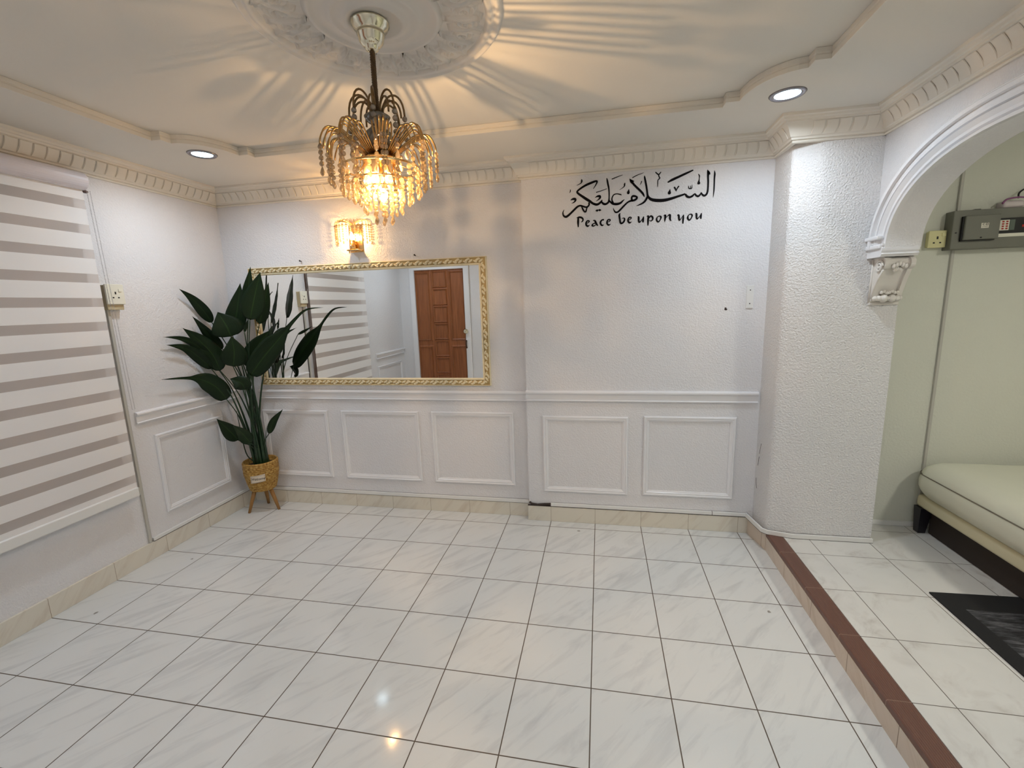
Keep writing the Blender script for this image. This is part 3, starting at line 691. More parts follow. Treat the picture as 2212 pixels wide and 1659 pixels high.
cornice('trim_4', [(XL, -3.2), (XL, YB+0.0)], 'cream scalloped cornice along the blind wall', 1.0, 0)
cornice('trim_5', [(XL, YB), (XJ, YB)], 'cream scalloped cornice above the mirror wall', 0.7, 0)
cornice('trim_6', [(XJ, YB), (XJ, YF), (XP, YF), (XP, YP), (X5, YP)], 'cream scalloped cornice above the lettering and around the pillar', 0.45, 0)
cornice('trim_7', [(X5, YP), (X5, YBK)], 'cream scalloped cornice above the arch', 0.45, 0)

# ------------------------------------------------------------------ chair rails
RAIL = [(0, 0), (0.014, 0.0), (0.016, 0.006), (0.010, 0.011), (0.012, 0.018), (0.012, 0.044), (0.022, 0.050), (0.026, 0.058), (0.024, 0.066), (0.016, 0.070), (0, 0.072)]
def rail(name, a, b, z, label):
    bm = bmesh.new()
    sweep(bm, [(*a, z), (*b, z)], RAIL, (0, 0, 1), flip=-1)
    return struct(name, bm, TRIM, label, 'chair rail')
rail('trim_8', (-2.535, YB), (XJ, YB), 0.838, 'glossy white chair rail under the mirror')
rail('trim_9', (XJ-0.002, YF), (0.972, YF), 0.852, 'glossy white chair rail under the black lettering')
rail('trim_10', (XL, -1.01), (XL, YB-0.05), 0.852, 'glossy white chair rail behind the plant')
rail('trim_11', (XL, -3.19), (XL, -2.37), 0.868, 'glossy white chair rail between blind and door, seen in the mirror')

# picture-frame panels
PF_ = [(0, 0), (0, 0.008), (0.005, 0.014), (0.012, 0.014), (0.016, 0.010), (0.022, 0.012), (0.028, 0.008), (0.034, 0.006), (0.036, 0.0)]
def panel_back(name, x0, x1, z0, z1, y, label):
    bm = bmesh.new()
    sweep(bm, [(x0, y, z0), (x1, y, z0), (x1, y, z1), (x0, y, z1)], PF_, (0, -1, 0), closed=True, flip=1)
    return struct(name, bm, TRIM, label, 'wall panel moulding')
panel_back('trim_12', -2.531, -1.976, 0.224, 0.750, YB, 'white panel moulding beside the plant pot')
panel_back('trim_13', -1.866, -1.252, 0.224, 0.753, YB, 'white panel moulding under the middle of the mirror')
panel_back('trim_14', -1.155, -0.554, 0.224, 0.756, YB, 'white panel moulding under the right end of the mirror')
panel_back('trim_15', -0.346, 0.209, 0.218, 0.752, YF, 'white panel moulding left of the two under the lettering')
panel_back('trim_16', 0.307, 0.859, 0.224, 0.760, YF, 'white panel moulding nearest the pillar')
def panel_left(name, y0, y1, z0, z1, label):
    bm = bmesh.new()
    sweep(bm, [(XL, y0, z0), (XL, y1, z0), (XL, y1, z1), (XL, y0, z1)], PF_, (1, 0, 0), closed=True, flip=1)
    return struct(name, bm, TRIM, label, 'wall panel moulding')
panel_left('trim_17', -0.915, -0.395, 0.243, 0.757, 'white panel moulding on the blind wall behind the plant')
panel_left('trim_18', -3.09, -2.40, 0.25, 0.775, 'white panel moulding by the door, seen in the mirror')

# ------------------------------------------------------------------ skirting tiles
bm = bmesh.new(); box(bm, XL, XL+0.013, YFR, YB, 0, 0.108, 0.001, 1)
struct('baseboard_left', bm, SKIRT_Y, 'beige marble skirting tiles under the blind', 'skirting')
bm = bmesh.new(); box(bm, XL, XJ-0.008, YB-0.010, YB, 0, 0.098, 0.001, 1)
struct('baseboard_back', bm, SKIRT, 'beige marble skirting tiles below the mirror wall', 'skirting')
bm = bmesh.new(); box(bm, XJ-0.008, 1.0, YF-0.010, YF, 0, 0.108, 0.001, 1)
struct('baseboard_back_right', bm, SKIRT, 'beige marble skirting tiles below the lettering wall', 'skirting')
bm = bmesh.new(); box(bm, 0.957, 1.0, -0.50, YF-0.004, 0, 0.1, 0.001, 1)
if True:
    bm.free(); bm = bmesh.new()
    v = [(0.957, YF-0.010), (0.9985, -0.44), (1.02, -0.44), (1.02, YF)]
    lo = [bm.verts.new((x, y, 0)) for x, y in v]; hi = [bm.verts.new((x, y, 0.106)) for x, y in v]
    for i in range(4): bm.faces.new((lo[i], lo[(i+1) % 4], hi[(i+1) % 4], hi[i]))
    bm.faces.new(lo); bm.faces.new(hi)
struct('baseboard_right', bm, RISER, 'beige marble skirting tile turning the corner to the step', 'skirting')

# ------------------------------------------------------------------ white cable trunking on the skirting
def trunk(name, boxes, mat, label, cat='cable trunking', gap_shade=None):
    bm = bmesh.new()
    for b_ in boxes: box(bm, *b_, 0.001, 1)
    o = tag(obj(name, bm, mat), label, cat)
    if gap_shade:
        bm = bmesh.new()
        for b_ in gap_shade: box(bm, *b_)
        obj('gap_shade_line', bm, GAP, o)  # gap shade and grime, put in as thin dark strips
    return o
trunk('cable_trunking', [(XL+0.002, -2.33, YB-0.014, YB, 0.1005, 0.122), (-2.328, XJ-0.01, YB-0.014, YB, 0.1005, 0.124)], WHITE_PL, 'thin white cable trunking on the skirting below the mirror wall', gap_shade=[(XL, XJ-0.006, YB-0.0112, YB, 0.0975, 0.1008), (XL, XJ-0.006, YB-0.0008, YB, 0.124, 0.1255)])
trunk('cable_trunking', [(-0.300, 0.742, YF-0.014, YF, 0.113, 0.135), (0.744, 0.95, YF-0.014, YF, 0.113, 0.135)], WHITE_PL, 'thin white cable trunking on the skirting below the lettering wall', gap_shade=[(XJ-0.008, 0.957, YF-0.0112, YF, 0.1075, 0.1132), (0.7418, 0.7442, YF-0.0145, YF, 0.113, 0.135), (-0.30, 0.95, YF-0.0008, YF, 0.135, 0.1363)])
trunk('cable_trunking', [(XL, XL+0.014, -1.035, YB-0.01, 0.110, 0.130)], WHITE_PL, 'thin white cable trunking on the skirting behind the plant', gap_shade=[(XL, XL+0.0145, -1.035, YB-0.01, 0.1075, 0.1102)])
bm = bmesh.new()
sweep(bm, [(0.952, YF-0.006, 0.114), (0.985-0.002, -0.43, 0.114), (1.004, -0.452, 0.114), (1.12, -0.481, 0.114), (X6+0.004, YP-0.003, 0.114)], [(0, 0), (0.014, 0), (0.014, 0.024), (0, 0.024)], (0, 0, 1), flip=-1)
ct_ = tag(obj('cable_trunking', bm, WHITE_PL), 'thin white cable trunking wrapped round the foot of the pillar', 'cable trunking')
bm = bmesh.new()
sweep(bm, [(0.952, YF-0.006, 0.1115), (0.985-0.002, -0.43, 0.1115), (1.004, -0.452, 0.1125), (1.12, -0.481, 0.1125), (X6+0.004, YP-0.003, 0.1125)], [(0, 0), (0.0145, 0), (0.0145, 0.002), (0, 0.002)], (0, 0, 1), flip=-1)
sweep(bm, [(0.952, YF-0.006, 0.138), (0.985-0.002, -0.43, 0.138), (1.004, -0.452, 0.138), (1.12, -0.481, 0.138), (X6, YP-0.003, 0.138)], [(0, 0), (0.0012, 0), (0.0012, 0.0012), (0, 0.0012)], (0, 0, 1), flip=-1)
obj('gap_shade_line', bm, GAP, ct_)  # dark strips standing in for gap shade and grime at the pillar foot
trunk('cable_trunking', [(X6, 3.0, -0.254, -0.24, ZS+0.001, 0.140)], WHITE_PL, 'thin trunking along the foot of the greenish wall by the sofa leg')
bm = bmesh.new()
for k, (dz, dy) in enumerate(((0, 0), (0.006, 0.003), (0.003, -0.003))):
    tube(bm, [(XJ+0.004, YF-0.006+dy, 0.128+dz), (XJ+0.02, YF-0.010+dy, 0.118+dz), (XJ+0.06, YF-0.009+dy, 0.113+dz), (XJ+0.11, YF-0.007+dy, 0.119+dz), (-0.30, YF-0.007+dy, 0.122+dz)], 0.0042, 6)
tag(obj('exposed_cable', bm, GAP), 'dark cables exposed where the trunking is missing at the wall jog', 'cable')
# vertical trunking from the socket on the left wall
trunk('cable_trunking', [(XL, XL+0.012, -1.062, -1.046, 0.110, 1.545)], GREY_PL, 'grey vertical cable trunking running down beside the blind', gap_shade=[(XL, XL+0.006, -1.0455, -1.0415, 0.110, 1.50)])
trunk('cable_conduit', [(1.876, 1.890, -0.252, -0.24, 0.14, 2.5)], GREY_PL, 'thin grey vertical conduit on the greenish wall', 'conduit')

# ------------------------------------------------------------------ window, blind
bm = bmesh.new()
box(bm, XL-0.12, XL-0.10, WY0, WY1, WZ0, WZ1)
win = struct('window_1', bm, WINBROWN, 'window recess with a brown curtain behind the striped blind', 'window')
bm = bmesh.new()
for y0, y1, z0, z1 in ((WY0, WY0+0.04, WZ0, WZ1), (WY1-0.04, WY1, WZ0, WZ1), (WY0, WY1, WZ0, WZ0+0.04), (WY0, WY1, WZ1-0.04, WZ1), (-1.60, -1.56, WZ0, WZ1)):
    box(bm, XL-0.098, XL-0.07, y0, y1, z0, z1)
obj('window_frame', bm, ALU, win)

BY0, BY1, BX = -2.15, -1.103, -2.652
blind = thing('zebra_blind', 'white day-and-night blind with brownish see-through stripes, in the left wall window', 'blind', (BX, -1.6, 0.46))
bm = bmesh.new()
prof = []
for k in range(13):
    a = -PI/2 + PI*k/12
    prof.append((0.012 + 0.040*math.cos(a), 0.044*math.sin(a)))
prof = [(-0.046, -0.044)] + prof + [(-0.046, 0.044)]
sweep(bm, [(BX, BY0, 2.195), (BX, BY1, 2.195)], prof, (0, 0, 1), flip=-1, smooth=False)
obj('head_cassette', bm, simple('satin_white_cassette', (0.72, 0.68, 0.72), 0.25, coat=0.4), blind)
tops = [2.103 - 0.1275*k for k in range(13)]
SH = 0.047
zz = 2.155
fab = bmesh.new(); shr = bmesh.new()
for t in tops:
    box(fab, BX-0.0006, BX+0.0006, BY0, BY1, t, zz)
    # back layer of the same fabric loop
    box(shr, BX-0.0004, BX+0.0004, BY0, BY1, t-SH, t)
    zz = t - SH
box(fab, BX-0.0006, BX+0.0006, BY0, BY1, 0.495, zz)
obj('fabric_bands', fab, FABRIC, blind)
obj('sheer_bands', shr, SHEER, blind)
bm = bmesh.new(); box(bm, BX-0.012, BX+0.012, BY0, BY1, 0.442, 0.497, 0.006, 3)
obj('bottom_rail', bm, WHITE_PL, blind)
bm = bmesh.new(); box(bm, BX-0.010, BX+0.010, BY1, BY1+0.006, 0.446, 0.493, 0.002, 1)
obj('rail_end_cap', bm, GREY_PL, blind)
bm = bmesh.new()
z = 2.15
while z > 0.95:
    for dy in (0.0, 0.016):
        ball(bm, (BX+0.012, BY1+0.012+dy + 0.03*(2.15-z)/1.2, z), 0.0024, 6, 4)
    z -= 0.0075
obj('bead_chain', bm, simple('grey_bead_chain', (0.45, 0.44, 0.44), 0.4), blind)
bm = bmesh.new(); ball(bm, (BX+0.0, BY1+0.012, 2.148), 0.012, 8, 6, 1, 1.2, 0.7)
obj('chain_clutch', bm, simple('brown_plastic_clutch', (0.12, 0.07, 0.06), 0.4), blind)

# ------------------------------------------------------------------ wall sockets, plates
def socket(x, y, z, w_, h, dep, face, mat, label, holes=True, pattress=None, name='wall_socket'):
    """face: unit (fx, fy) pointing out of the wall; local u runs along the wall"""
    fx, fy = face
    ux, uy = -fy, fx
    t = thing(name, label, 'socket' if holes else 'cover plate', (x, y, z))
    def bx(name, u0, u1, z0, z1, d0, d1, mat_, bev=0.0):
        bm = bmesh.new()
        b2 = bmesh.new(); box(b2, u0, u1, d0, d1, z0, z1, bev, 2)
        M = Matrix(((ux, fx, 0, x), (uy, fy, 0, y), (0, 0, 1, z), (0, 0, 0, 1)))
        merge(bm, b2, 0, M)
        return obj(name, bm, mat_, t)
    d0 = 0
    if pattress:
        bx('back_box', -w_*0.46, w_*0.46, -h*0.46-pattress[1], h*0.46, 0, pattress[0], pattress[2], 0.003)
        d0 = pattress[0]
    fp = bx('face_plate', -w_/2, w_/2, -h/2, h/2, d0, d0+dep, mat, 0.003)
    d1 = d0+dep
    if holes:
        bx('pin_hole', -0.004, 0.004, 0.000, 0.014, d1-0.002, d1+0.0006, DARK)
        bx('pin_hole', -0.019, -0.010, -0.022, -0.015, d1-0.002, d1+0.0006, DARK)
        bx('pin_hole', 0.010, 0.019, -0.022, -0.015, d1-0.002, d1+0.0006, DARK)
        bx('rocker_switch', 0.018, 0.034, 0.014, 0.030, d1-0.002, d1+0.004, mat, 0.001)
    return t
socket(XL, -1.028, 1.615, 0.098, 0.112, 0.012, (1, 0), CREAM_PL, 'cream socket on a brownish box beside the blind', pattress=(0.035, 0.035, simple('beige_back_box', (0.52, 0.44, 0.28), 0.5)))
socket(1.79, -0.24, 1.762, 0.082, 0.088, 0.010, (0, -1), YELLOW_PL, 'yellowed socket left of the grey fuse box', pattress=(0.02, 0.0, YELLOW_PL))
t = thing('blank_plate', 'narrow white blank plate with two dark screws below the lettering', 'cover plate', (0.895, YF, 1.491))
bm = bmesh.new(); box(bm, 0.874, 0.914, YF-0.006, YF, 1.425, 1.558, 0.002, 1); obj('plate', bm, WHITE_PL, t)
for z in (1.530, 1.452):
    bm = bmesh.new(); ball(bm, (0.897-0.003, YF-0.0062, z), 0.0035, 8, 4, 1, 0.4, 1); obj('screw', bm, DARK, t)
bm = bmesh.new(); ball(bm, (0.764, YF-0.001, 1.428), 0.006, 8, 4, 1, 0.4, 1)
ball(bm, (0.766, YF-0.0005, 1.421), 0.009, 8, 4, 1, 0.15, 0.6)
tag(obj('wall_plug', bm, GAP), 'small dark plug hole left of the blank plate', 'plug hole')
for lab, (px_, pz_) in {'small dark nail above the left half of the mirror frame': (-2.062, 1.838), 'small dark nail above the right half of the mirror frame': (-1.197, 1.835)}.items():
    bm = bmesh.new(); tube(bm, [(px_, YB, pz_), (px_, YB-0.018, pz_+0.003)], 0.0035, 6); ball(bm, (px_, YB-0.018, pz_+0.003), 0.006, 6, 4)
    tag(obj('nail', bm, DARK), lab, 'nail')

# ------------------------------------------------------------------ lettering
bm = bmesh.new()
for s in CALLIGRAPHY: ribbon(bm, s, YF-0.0005, 0.0012)
tag(obj('arabic_calligraphy', bm, BLACK, recalc=True), 'large black Arabic calligraphy lettering high on the wall', 'wall lettering')
t = thing('wall_lettering', 'black words Peace be upon you under the Arabic calligraphy', 'wall lettering', (0.25, YF, 1.96))
for w_ in WORDS:
    bm = bmesh.new()
    for s in w_: ribbon(bm, s, YF-0.0005, 0.0012)
    obj('word', bm, BLACK, t)

# ------------------------------------------------------------------ mirror
MX0, MX1, MZ0, MZ1 = -2.490, -0.703, 0.946, 1.806
mir = thing('wall_mirror', 'wide mirror in a carved cream and gold frame', 'mirror', ((MX0+MX1)/2, YB, MZ0))
bm = bmesh.new(); box(bm, MX0+0.03, MX1-0.03, YB-0.012, YB-0.008, MZ0+0.03, MZ1-0.03)
obj('mirror_glass', bm, MIRROR, mir)
bm = bmesh.new()
fp = [(0, 0), (0, 0.018), (0.004, 0.024), (0.010, 0.020), (0.022, 0.024), (0.032, 0.020), (0.038, 0.014), (0.043, 0.020), (0.048, 0.018), (0.053, 0.013), (0.053, 0)]
sweep(bm, [(MX0, YB, MZ0), (MX1, YB, MZ0), (MX1, YB, MZ1), (MX0, YB, MZ1)], fp, (0, -1, 0), closed=True, flip=1)
obj('frame', bm, FRAME_D, mir)
bm = bmesh.new()   # smooth inner and outer fillets in cream
sweep(bm, [(MX0, YB, MZ0), (MX1, YB, MZ0), (MX1, YB, MZ1), (MX0, YB, MZ1)], [(0.038, 0.0), (0.038, 0.0165), (0.043, 0.0215), (0.049, 0.0195), (0.0535, 0.0135), (0.0535, 0.0)], (0, -1, 0), closed=True, flip=1)
sweep(bm, [(MX0, YB, MZ0), (MX1, YB, MZ0), (MX1, YB, MZ1), (MX0, YB, MZ1)], [(-0.001, 0.0), (-0.001, 0.019), (0.004, 0.026), (0.007, 0.019), (0.007, 0.0)], (0, -1, 0), closed=True, flip=1)
obj('frame_fillet', bm, FRAME_M, mir)
bm = bmesh.new()
def leafrow(p0, p1, flip=1):
    p0 = Vector(p0); p1 = Vector(p1); d = (p1-p0); L = d.length; d.normalize()
    n = max(2, int(L/0.068)); st = L/n
    side = Vector((0, -1, 0)).cross(d)
    for k in range(n):
        c = p0 + d*st*(k+0.5)
        for j, (du, dv, r1, r2, ang) in enumerate(((-0.020, 0.004, 0.019, 0.0075, 32), (0.004, -0.004, 0.021, 0.0078, 32), (0.022, 0.006, 0.012, 0.006, -35), (-0.008, -0.009, 0.011, 0.0055, -20), (0.012, 0.011, 0.010, 0.0055, 10))):
            a = math.radians(ang)
            ax = d*math.cos(a) + side*math.sin(a); ay = -d*math.sin(a) + side*math.cos(a)
            M = Matrix((ax, Vector((0, -1, 0)), ay)).transposed()
            ball(bm, c + d*du + side*dv + Vector((0, -0.021, 0)), 1.0, 8, 6, r1, 0.007, r2, M)
W_ = 0.022
leafrow((MX0+0.02, YB, MZ0+W_), (MX1-0.02, YB, MZ0+W_))
leafrow((MX1-W_, YB, MZ0+0.03), (MX1-W_, YB, MZ1-0.03))
leafrow((MX1-0.02, YB, MZ1-W_), (MX0+0.02, YB, MZ1-W_))
leafrow((MX0+W_, YB, MZ1-0.03), (MX0+W_, YB, MZ0+0.03))
obj('carved_leaves', bm, FRAME_M, mir)

# ------------------------------------------------------------------ downlights
def downlight(x, y, label):
    t = thing('ceiling_downlight', label, 'ceiling light', (x, y, ZC), 'round downlights at the corners of the ceiling')
    bm = bmesh.new()
    lathe(bm, [(0.050, -0.001), (0.058, -0.006), (0.068, -0.006), (0.074, 0.0), (0.050, 0.0)], (x, y, ZC), 36)
    obj('trim_ring', bm, CHROME, t, recalc=True)
    bm = bmesh.new(); lathe(bm, [(0, -0.003), (0.030, -0.0035), (0.052, -0.002)], (x, y, ZC), 28)
    obj('lens', bm, LENS, t)
    ld = bpy.data.lights.new('downlight_lamp', 'AREA'); ld.shape = 'DISK'; ld.size = 0.10
    ld.energy = DOWNLIGHT_W; ld.color = DOWNLIGHT_COL; ld.spread = math.radians(165)
    lo_ = bpy.data.objects.new('downlight_lamp', ld); link(lo_, t)
    lo_.location = (0, 0, -0.012)
    return t
downlight(-2.135, -0.84, 'round white downlight in the ceiling corner above the plant')
downlight(0.835, -0.785, 'round white downlight in the ceiling corner by the pillar')
downlight(-2.135, -2.48, 'round white downlight in the ceiling corner by the brown door')
downlight(0.835, -2.48, 'round white downlight in the ceiling corner behind the viewer on the arch side')
# lamp of the room beyond the arch, and an added unseen fill behind the viewer
def unseen_surface_lamp(x, y, z, r, watt, col, label):
    t = thing('unseen_ceiling_lamp', label, 'ceiling light', (x, y, z))
    bm = bmesh.new(); lathe(bm, [(r, 0), (r, -0.03), (r*0.85, -0.05), (0, -0.06)], (x, y, z), 32)
    obj('unseen_diffuser', bm, emis('unseen_lamp_diffuser', col, 2.0), t)
    ld = bpy.data.lights.new('unseen_lamp_light', 'AREA'); ld.shape = 'DISK'; ld.size = r*2; ld.energy = watt; ld.color = col
    lo_ = bpy.data.objects.new('unseen_lamp_light', ld); link(lo_, t); lo_.location = (0, 0, -0.065)
unseen_surface_lamp(2.55, -2.3, 2.55, 0.16, SIDE_W, (1.0, 0.97, 0.86), 'unseen round lamp on the ceiling of the room beyond the arch')
unseen_surface_lamp(-0.1, -3.75, ZC, 0.16, ENTRY_FILL_W, (1.0, 0.95, 0.88), 'added round fill lamp on the ceiling behind the viewer')

# ------------------------------------------------------------------ medallion
CX, CY = -0.672, -1.655
med = thing('ceiling_medallion', 'round carved white plaster medallion around the chandelier mount', 'ceiling rose', (CX, CY, ZT))
bm = bmesh.new()
lathe(bm, [(0.001, -0.022), (0.075, -0.022), (0.080, -0.028), (0.092, -0.030), (0.100, -0.022), (0.118, -0.016), (0.128, -0.020), (0.140, -0.018), (0.146, -0.010), (0.185, -0.008), (0.192, -0.014), (0.204, -0.014), (0.208, -0.006), (0.214, -0.004), (0.214, 0.0)], (CX, CY, ZT), 96)
obj('inner_rings', bm, PLASTER, med)
bm = bmesh.new()
lathe(bm, [(0.350, -0.004), (0.356, -0.016), (0.366, -0.022), (0.374, -0.014), (0.382, -0.012), (0.388, -0.018), (0.397, -0.016), (0.405, -0.004), (0.407, 0.0)], (CX, CY, ZT), 96)
obj('outer_rim', bm, PLASTER, med)
bm = bmesh.new()
NR, NA = 44, 480
def relief(r, a):
    """acanthus scrolls: ten repeats"""
    n = 14
    s = (a / (2*PI) * n) % 1.0
    rr = (r - 0.212) / (0.352 - 0.212)
    u, v = (s - 0.5) * 2, (rr - 0.5) * 2
    h = 0.0
    # two volutes
    for cx, cy, sg in ((-0.5, 0.1, 1), (0.5, 0.1, -1)):
        dx, dy = (u-cx)*1.15, (v-cy)
        d = math.hypot(dx, dy); th = math.atan2(dy, dx)*sg
        if d < 0.62:
            h = max(h, (0.55+0.45*math.sin(d*22 - th)) * (1 - d/0.66)**0.4)
    # central leaf
    d = abs(u)*2.6 + 0.0
    wl = 0.55*(1-abs(v+0.1)**1.5) if abs(v+0.1) < 1 else 0
    if abs(u) < wl:
        h = max(h, (0.6+0.4*math.cos(u/wl*9))*(1-(abs(u)/wl)**2)*1.1)
    # leaves at the seams
    us = 1-abs(u)
    wl = 0.4*(1-abs(v-0.2)**1.4) if abs(v-0.2) < 1 else 0
    if us < wl:
        h = max(h, (0.6+0.4*math.cos(us/wl*8+v*3))*(1-(us/wl)**2))
    return -0.004 - 0.020*h
grid = []
for i in range(NR+1):
    r = 0.212 + (0.352-0.212)*i/NR
    row = []
    for k in range(NA):
        a = 2*PI*k/NA
        row.append(bm.verts.new((CX + r*math.cos(a), CY + r*math.sin(a), ZT + relief(r, a))))
    grid.append(row)
for i in range(NR):
    for k in range(NA):
        j = (k+1) % NA
        f = bm.faces.new((grid[i][k], grid[i][j], grid[i+1][j], grid[i+1][k])); f.smooth = True
obj('carved_scroll_band', bm, PLASTER, med)

# ------------------------------------------------------------------ chandelier
HX, HY = -0.688, -1.655
ch = thing('crystal_chandelier', 'gold crystal chandelier with lit warm bulbs and tiers of hanging beads', 'chandelier', (HX, HY, 2.383))
def L3(r, a, z): return (HX + r*math.cos(a), HY + r*math.sin(a), z)
bm = bmesh.new()
lathe(bm, [(0.0, 0.0), (0.054, 0.0), (0.060, -0.004), (0.060, -0.008), (0.055, -0.012), (0.053, -0.020), (0.043, -0.026), (0.041, -0.034), (0.044, -0.037), (0.041, -0.040), (0.038, -0.056), (0.028, -0.068), (0.020, -0.072), (0.020, -0.079), (0.008, -0.084), (0.0, -0.084)], (HX, HY, 2.383), 40)
obj('ceiling_canopy', bm, SILVERGOLD, ch)
bm = bmesh.new()
npt = 60
for s in range(3):
    tube(bm, [(HX + 0.005*math.cos(k*0.9 + s*2*PI/3), HY + 0.005*math.sin(k*0.9 + s*2*PI/3), 2.31 - 0.19*k/npt) for k in range(npt+1)], 0.0044, 6)
obj('chain_cord', bm, simple('dark_bronze_cord', (0.10, 0.06, 0.025), 0.5, metal=0.4), ch)
bm = bmesh.new()
lathe(bm, [(0.0, 0.0), (0.010, 0.0), (0.026, -0.008), (0.042, -0.018), (0.034, -0.032), (0.020, -0.042), (0.024, -0.052), (0.040, -0.066), (0.050, -0.086), (0.050, -0.108), (0.040, -0.124), (0.022, -0.140), (0.014, -0.150), (0.0, -0.150)], (HX, HY, 2.125), 28)
obj('vase_body', bm, bead_mat('smoky_glass_vase', (0.16, 0.13, 0.085), 0.0, 0.25), ch)
bm = bmesh.new()
lathe(bm, [(0.0, 0.006), (0.055, 0.002), (0.062, -0.004), (0.055, -0.010), (0.0, -0.010)], (HX, HY, 1.978), 32)
tube(bm, [(HX, HY, 1.97), (HX, HY, 1.895)], 0.007, 10)
obj('centre_plate', bm, BRASS, ch)
def strand(p, n, r, drop, mat, parent, name='bead_strand'):
    bm = bmesh.new()
    x, y, z = p
    for k in range(n):
        z -= r*1.05
        ball(bm, (x, y, z), r, 7, 5)
        z -= r*1.05
        tube(bm, [(x, y, z), (x, y, z-0.002)], 0.0008, 4)
        z -= 0.0015
    if drop:
        lathe(bm, [(0, z), (r*0.45, z-r*0.8), (r*0.95, z-r*2.4), (r*0.6, z-r*3.4), (0, z-r*3.9)], (x, y, 0), 7)
    return obj(name, bm, mat, parent)
OLDGOLD = simple('tarnished_gold', (0.24, 0.16, 0.08), 0.35, metal=1.0)
# top tier: eight looped arms with smoky strands
for k in range(8):
    a = 2*PI*(k+0.3)/8
    bm = bmesh.new()
    for da, rr_, hh in ((-0.10, 0.080, 0.020), (0.10, 0.088, 0.028)):
        pts = []
        for q in range(13):
            f = q/12.0
            pts.append(L3(0.020 + (rr_-0.020)*(1-math.cos(f*PI))/2*1.0, a+da*f, 2.118 + hh*2.5*math.sin(f*PI*0.80) - 0.016*f*f*3))
        tube(bm, pts, 0.0034, 5)
    arm = obj('upper_arm', bm, OLDGOLD, ch)
    e_ = pts[-1]
    s_ = strand((e_[0], e_[1], e_[2]), 5 + (k % 2), 0.0088, True, BEAD_DARK, ch)
    s_.name = 'bead_strand'
# second tier: eight fans of fine arching wires
NF = 9
for k in range(NF):
    a0 = 2*PI*(k+0.5)/NF
    bm = bmesh.new()
    ends = []
    for j in range(6):
        f0 = (j-2.5)/2.5
        R_ = 0.190 - 0.026*abs(f0)
        pts = []
        for q in range(15):
            f = q/14.0
            r = 0.040 + (R_-0.040)*math.sin(f*PI/2)**0.9
            z = 1.985 + 0.078*math.sin(min(1, f*1.25)*PI*0.62) - 0.085*max(0, f-0.45)**1.6*1.6 - 0.02*f*abs(f0)
            aa = a0 + f0*0.24*(1-0.45*f**2)
            pts.append(L3(r, aa, z))
        tube(bm, pts, 0.0026, 5)
        ends.append(pts[-1])
    # thin curved crosspieces that join each fan
    obj('arching_wire_fan', bm, GOLD, ch)
    for j in (0, 2, 3, 5)[: 4 if k % 2 == 0 else 3]:
        strand(ends[j], 4, 0.0072, True, BEAD, ch)
# rings with hanging strands
def ring(r, z, h, n, nb, rad):
    bm = bmesh.new()
    N = 40
    pts = [L3(r, 2*PI*q/N, z) for q in range(N)]
    prof = [(0.0015, -h), (0.0015, 0), (-0.0015, 0), (-0.0015, -h)]
    sweep(bm, pts, prof, (0, 0, 1), closed=True)
    for q in range(4):
        a = PI/4 + q*PI/2
        tube(bm, [L3(0.045, a, 1.972), L3(r*0.8, a, z+0.012), L3(r, a, z)], 0.0016, 5)
    obj('hoop', bm, BRASS, ch)
    for q in range(n):
        a = 2*PI*q/n
        strand(L3(r, a, z-h), nb + (q % 2)*0, rad, True, BEAD, ch)
ring(0.125, 1.950, 0.006, 18, 3, 0.0082)
ring(0.095, 1.910, 0.005, 15, 2, 0.0082)
ring(0.062, 1.888, 0.005, 10, 3, 0.0075)
ring(0.030, 1.868, 0.004, 6, 4, 0.0072)
# candle tubes, bulbs
for k, a in enumerate((3.75, 4.7, 5.65)):
    bm = bmesh.new(); lathe(bm, [(0.0, 0.0), (0.012, 0.0), (0.012, 0.045), (0.0, 0.045)], L3(0.046, a, 1.925), 14)
    obj('candle_tube', bm, CANDLE, ch)
    bm = bmesh.new(); lathe(bm, [(0.0, 0.0), (0.008, -0.002), (0.013, -0.016), (0.012, -0.026), (0.006, -0.040), (0.0, -0.046)], L3(0.046, a, 1.925), 14)
    bl = obj('candle_bulb', bm, BULB, ch)
    bl.visible_shadow = True
    ld = bpy.data.lights.new('bulb_light', 'POINT'); ld.energy = CHANDELIER_W*0.08; ld.color = WARM; ld.shadow_soft_size = 0.004
    lo_ = bpy.data.objects.new('bulb_light', ld); link(lo_, ch)
    lo_.location = Vector(L3(0.040, a, 1.868)) - Vector(ch.location)

bm = bmesh.new(); lathe(bm, [(0.0, 0.0), (0.010, -0.003), (0.016, -0.018), (0.014, -0.030), (0.006, -0.042), (0.0, -0.046)], (HX, HY, 1.886), 16)
obj('centre_bulb', bm, BULB, ch)
ld = bpy.data.lights.new('bulb_light', 'POINT'); ld.energy = CHANDELIER_W*0.76; ld.color = WARM; ld.shadow_soft_size = 0.004
lo_ = bpy.data.objects.new('bulb_light', ld); link(lo_, ch)
lo_.location = (0.013, 0.004, 1.912-2.383)

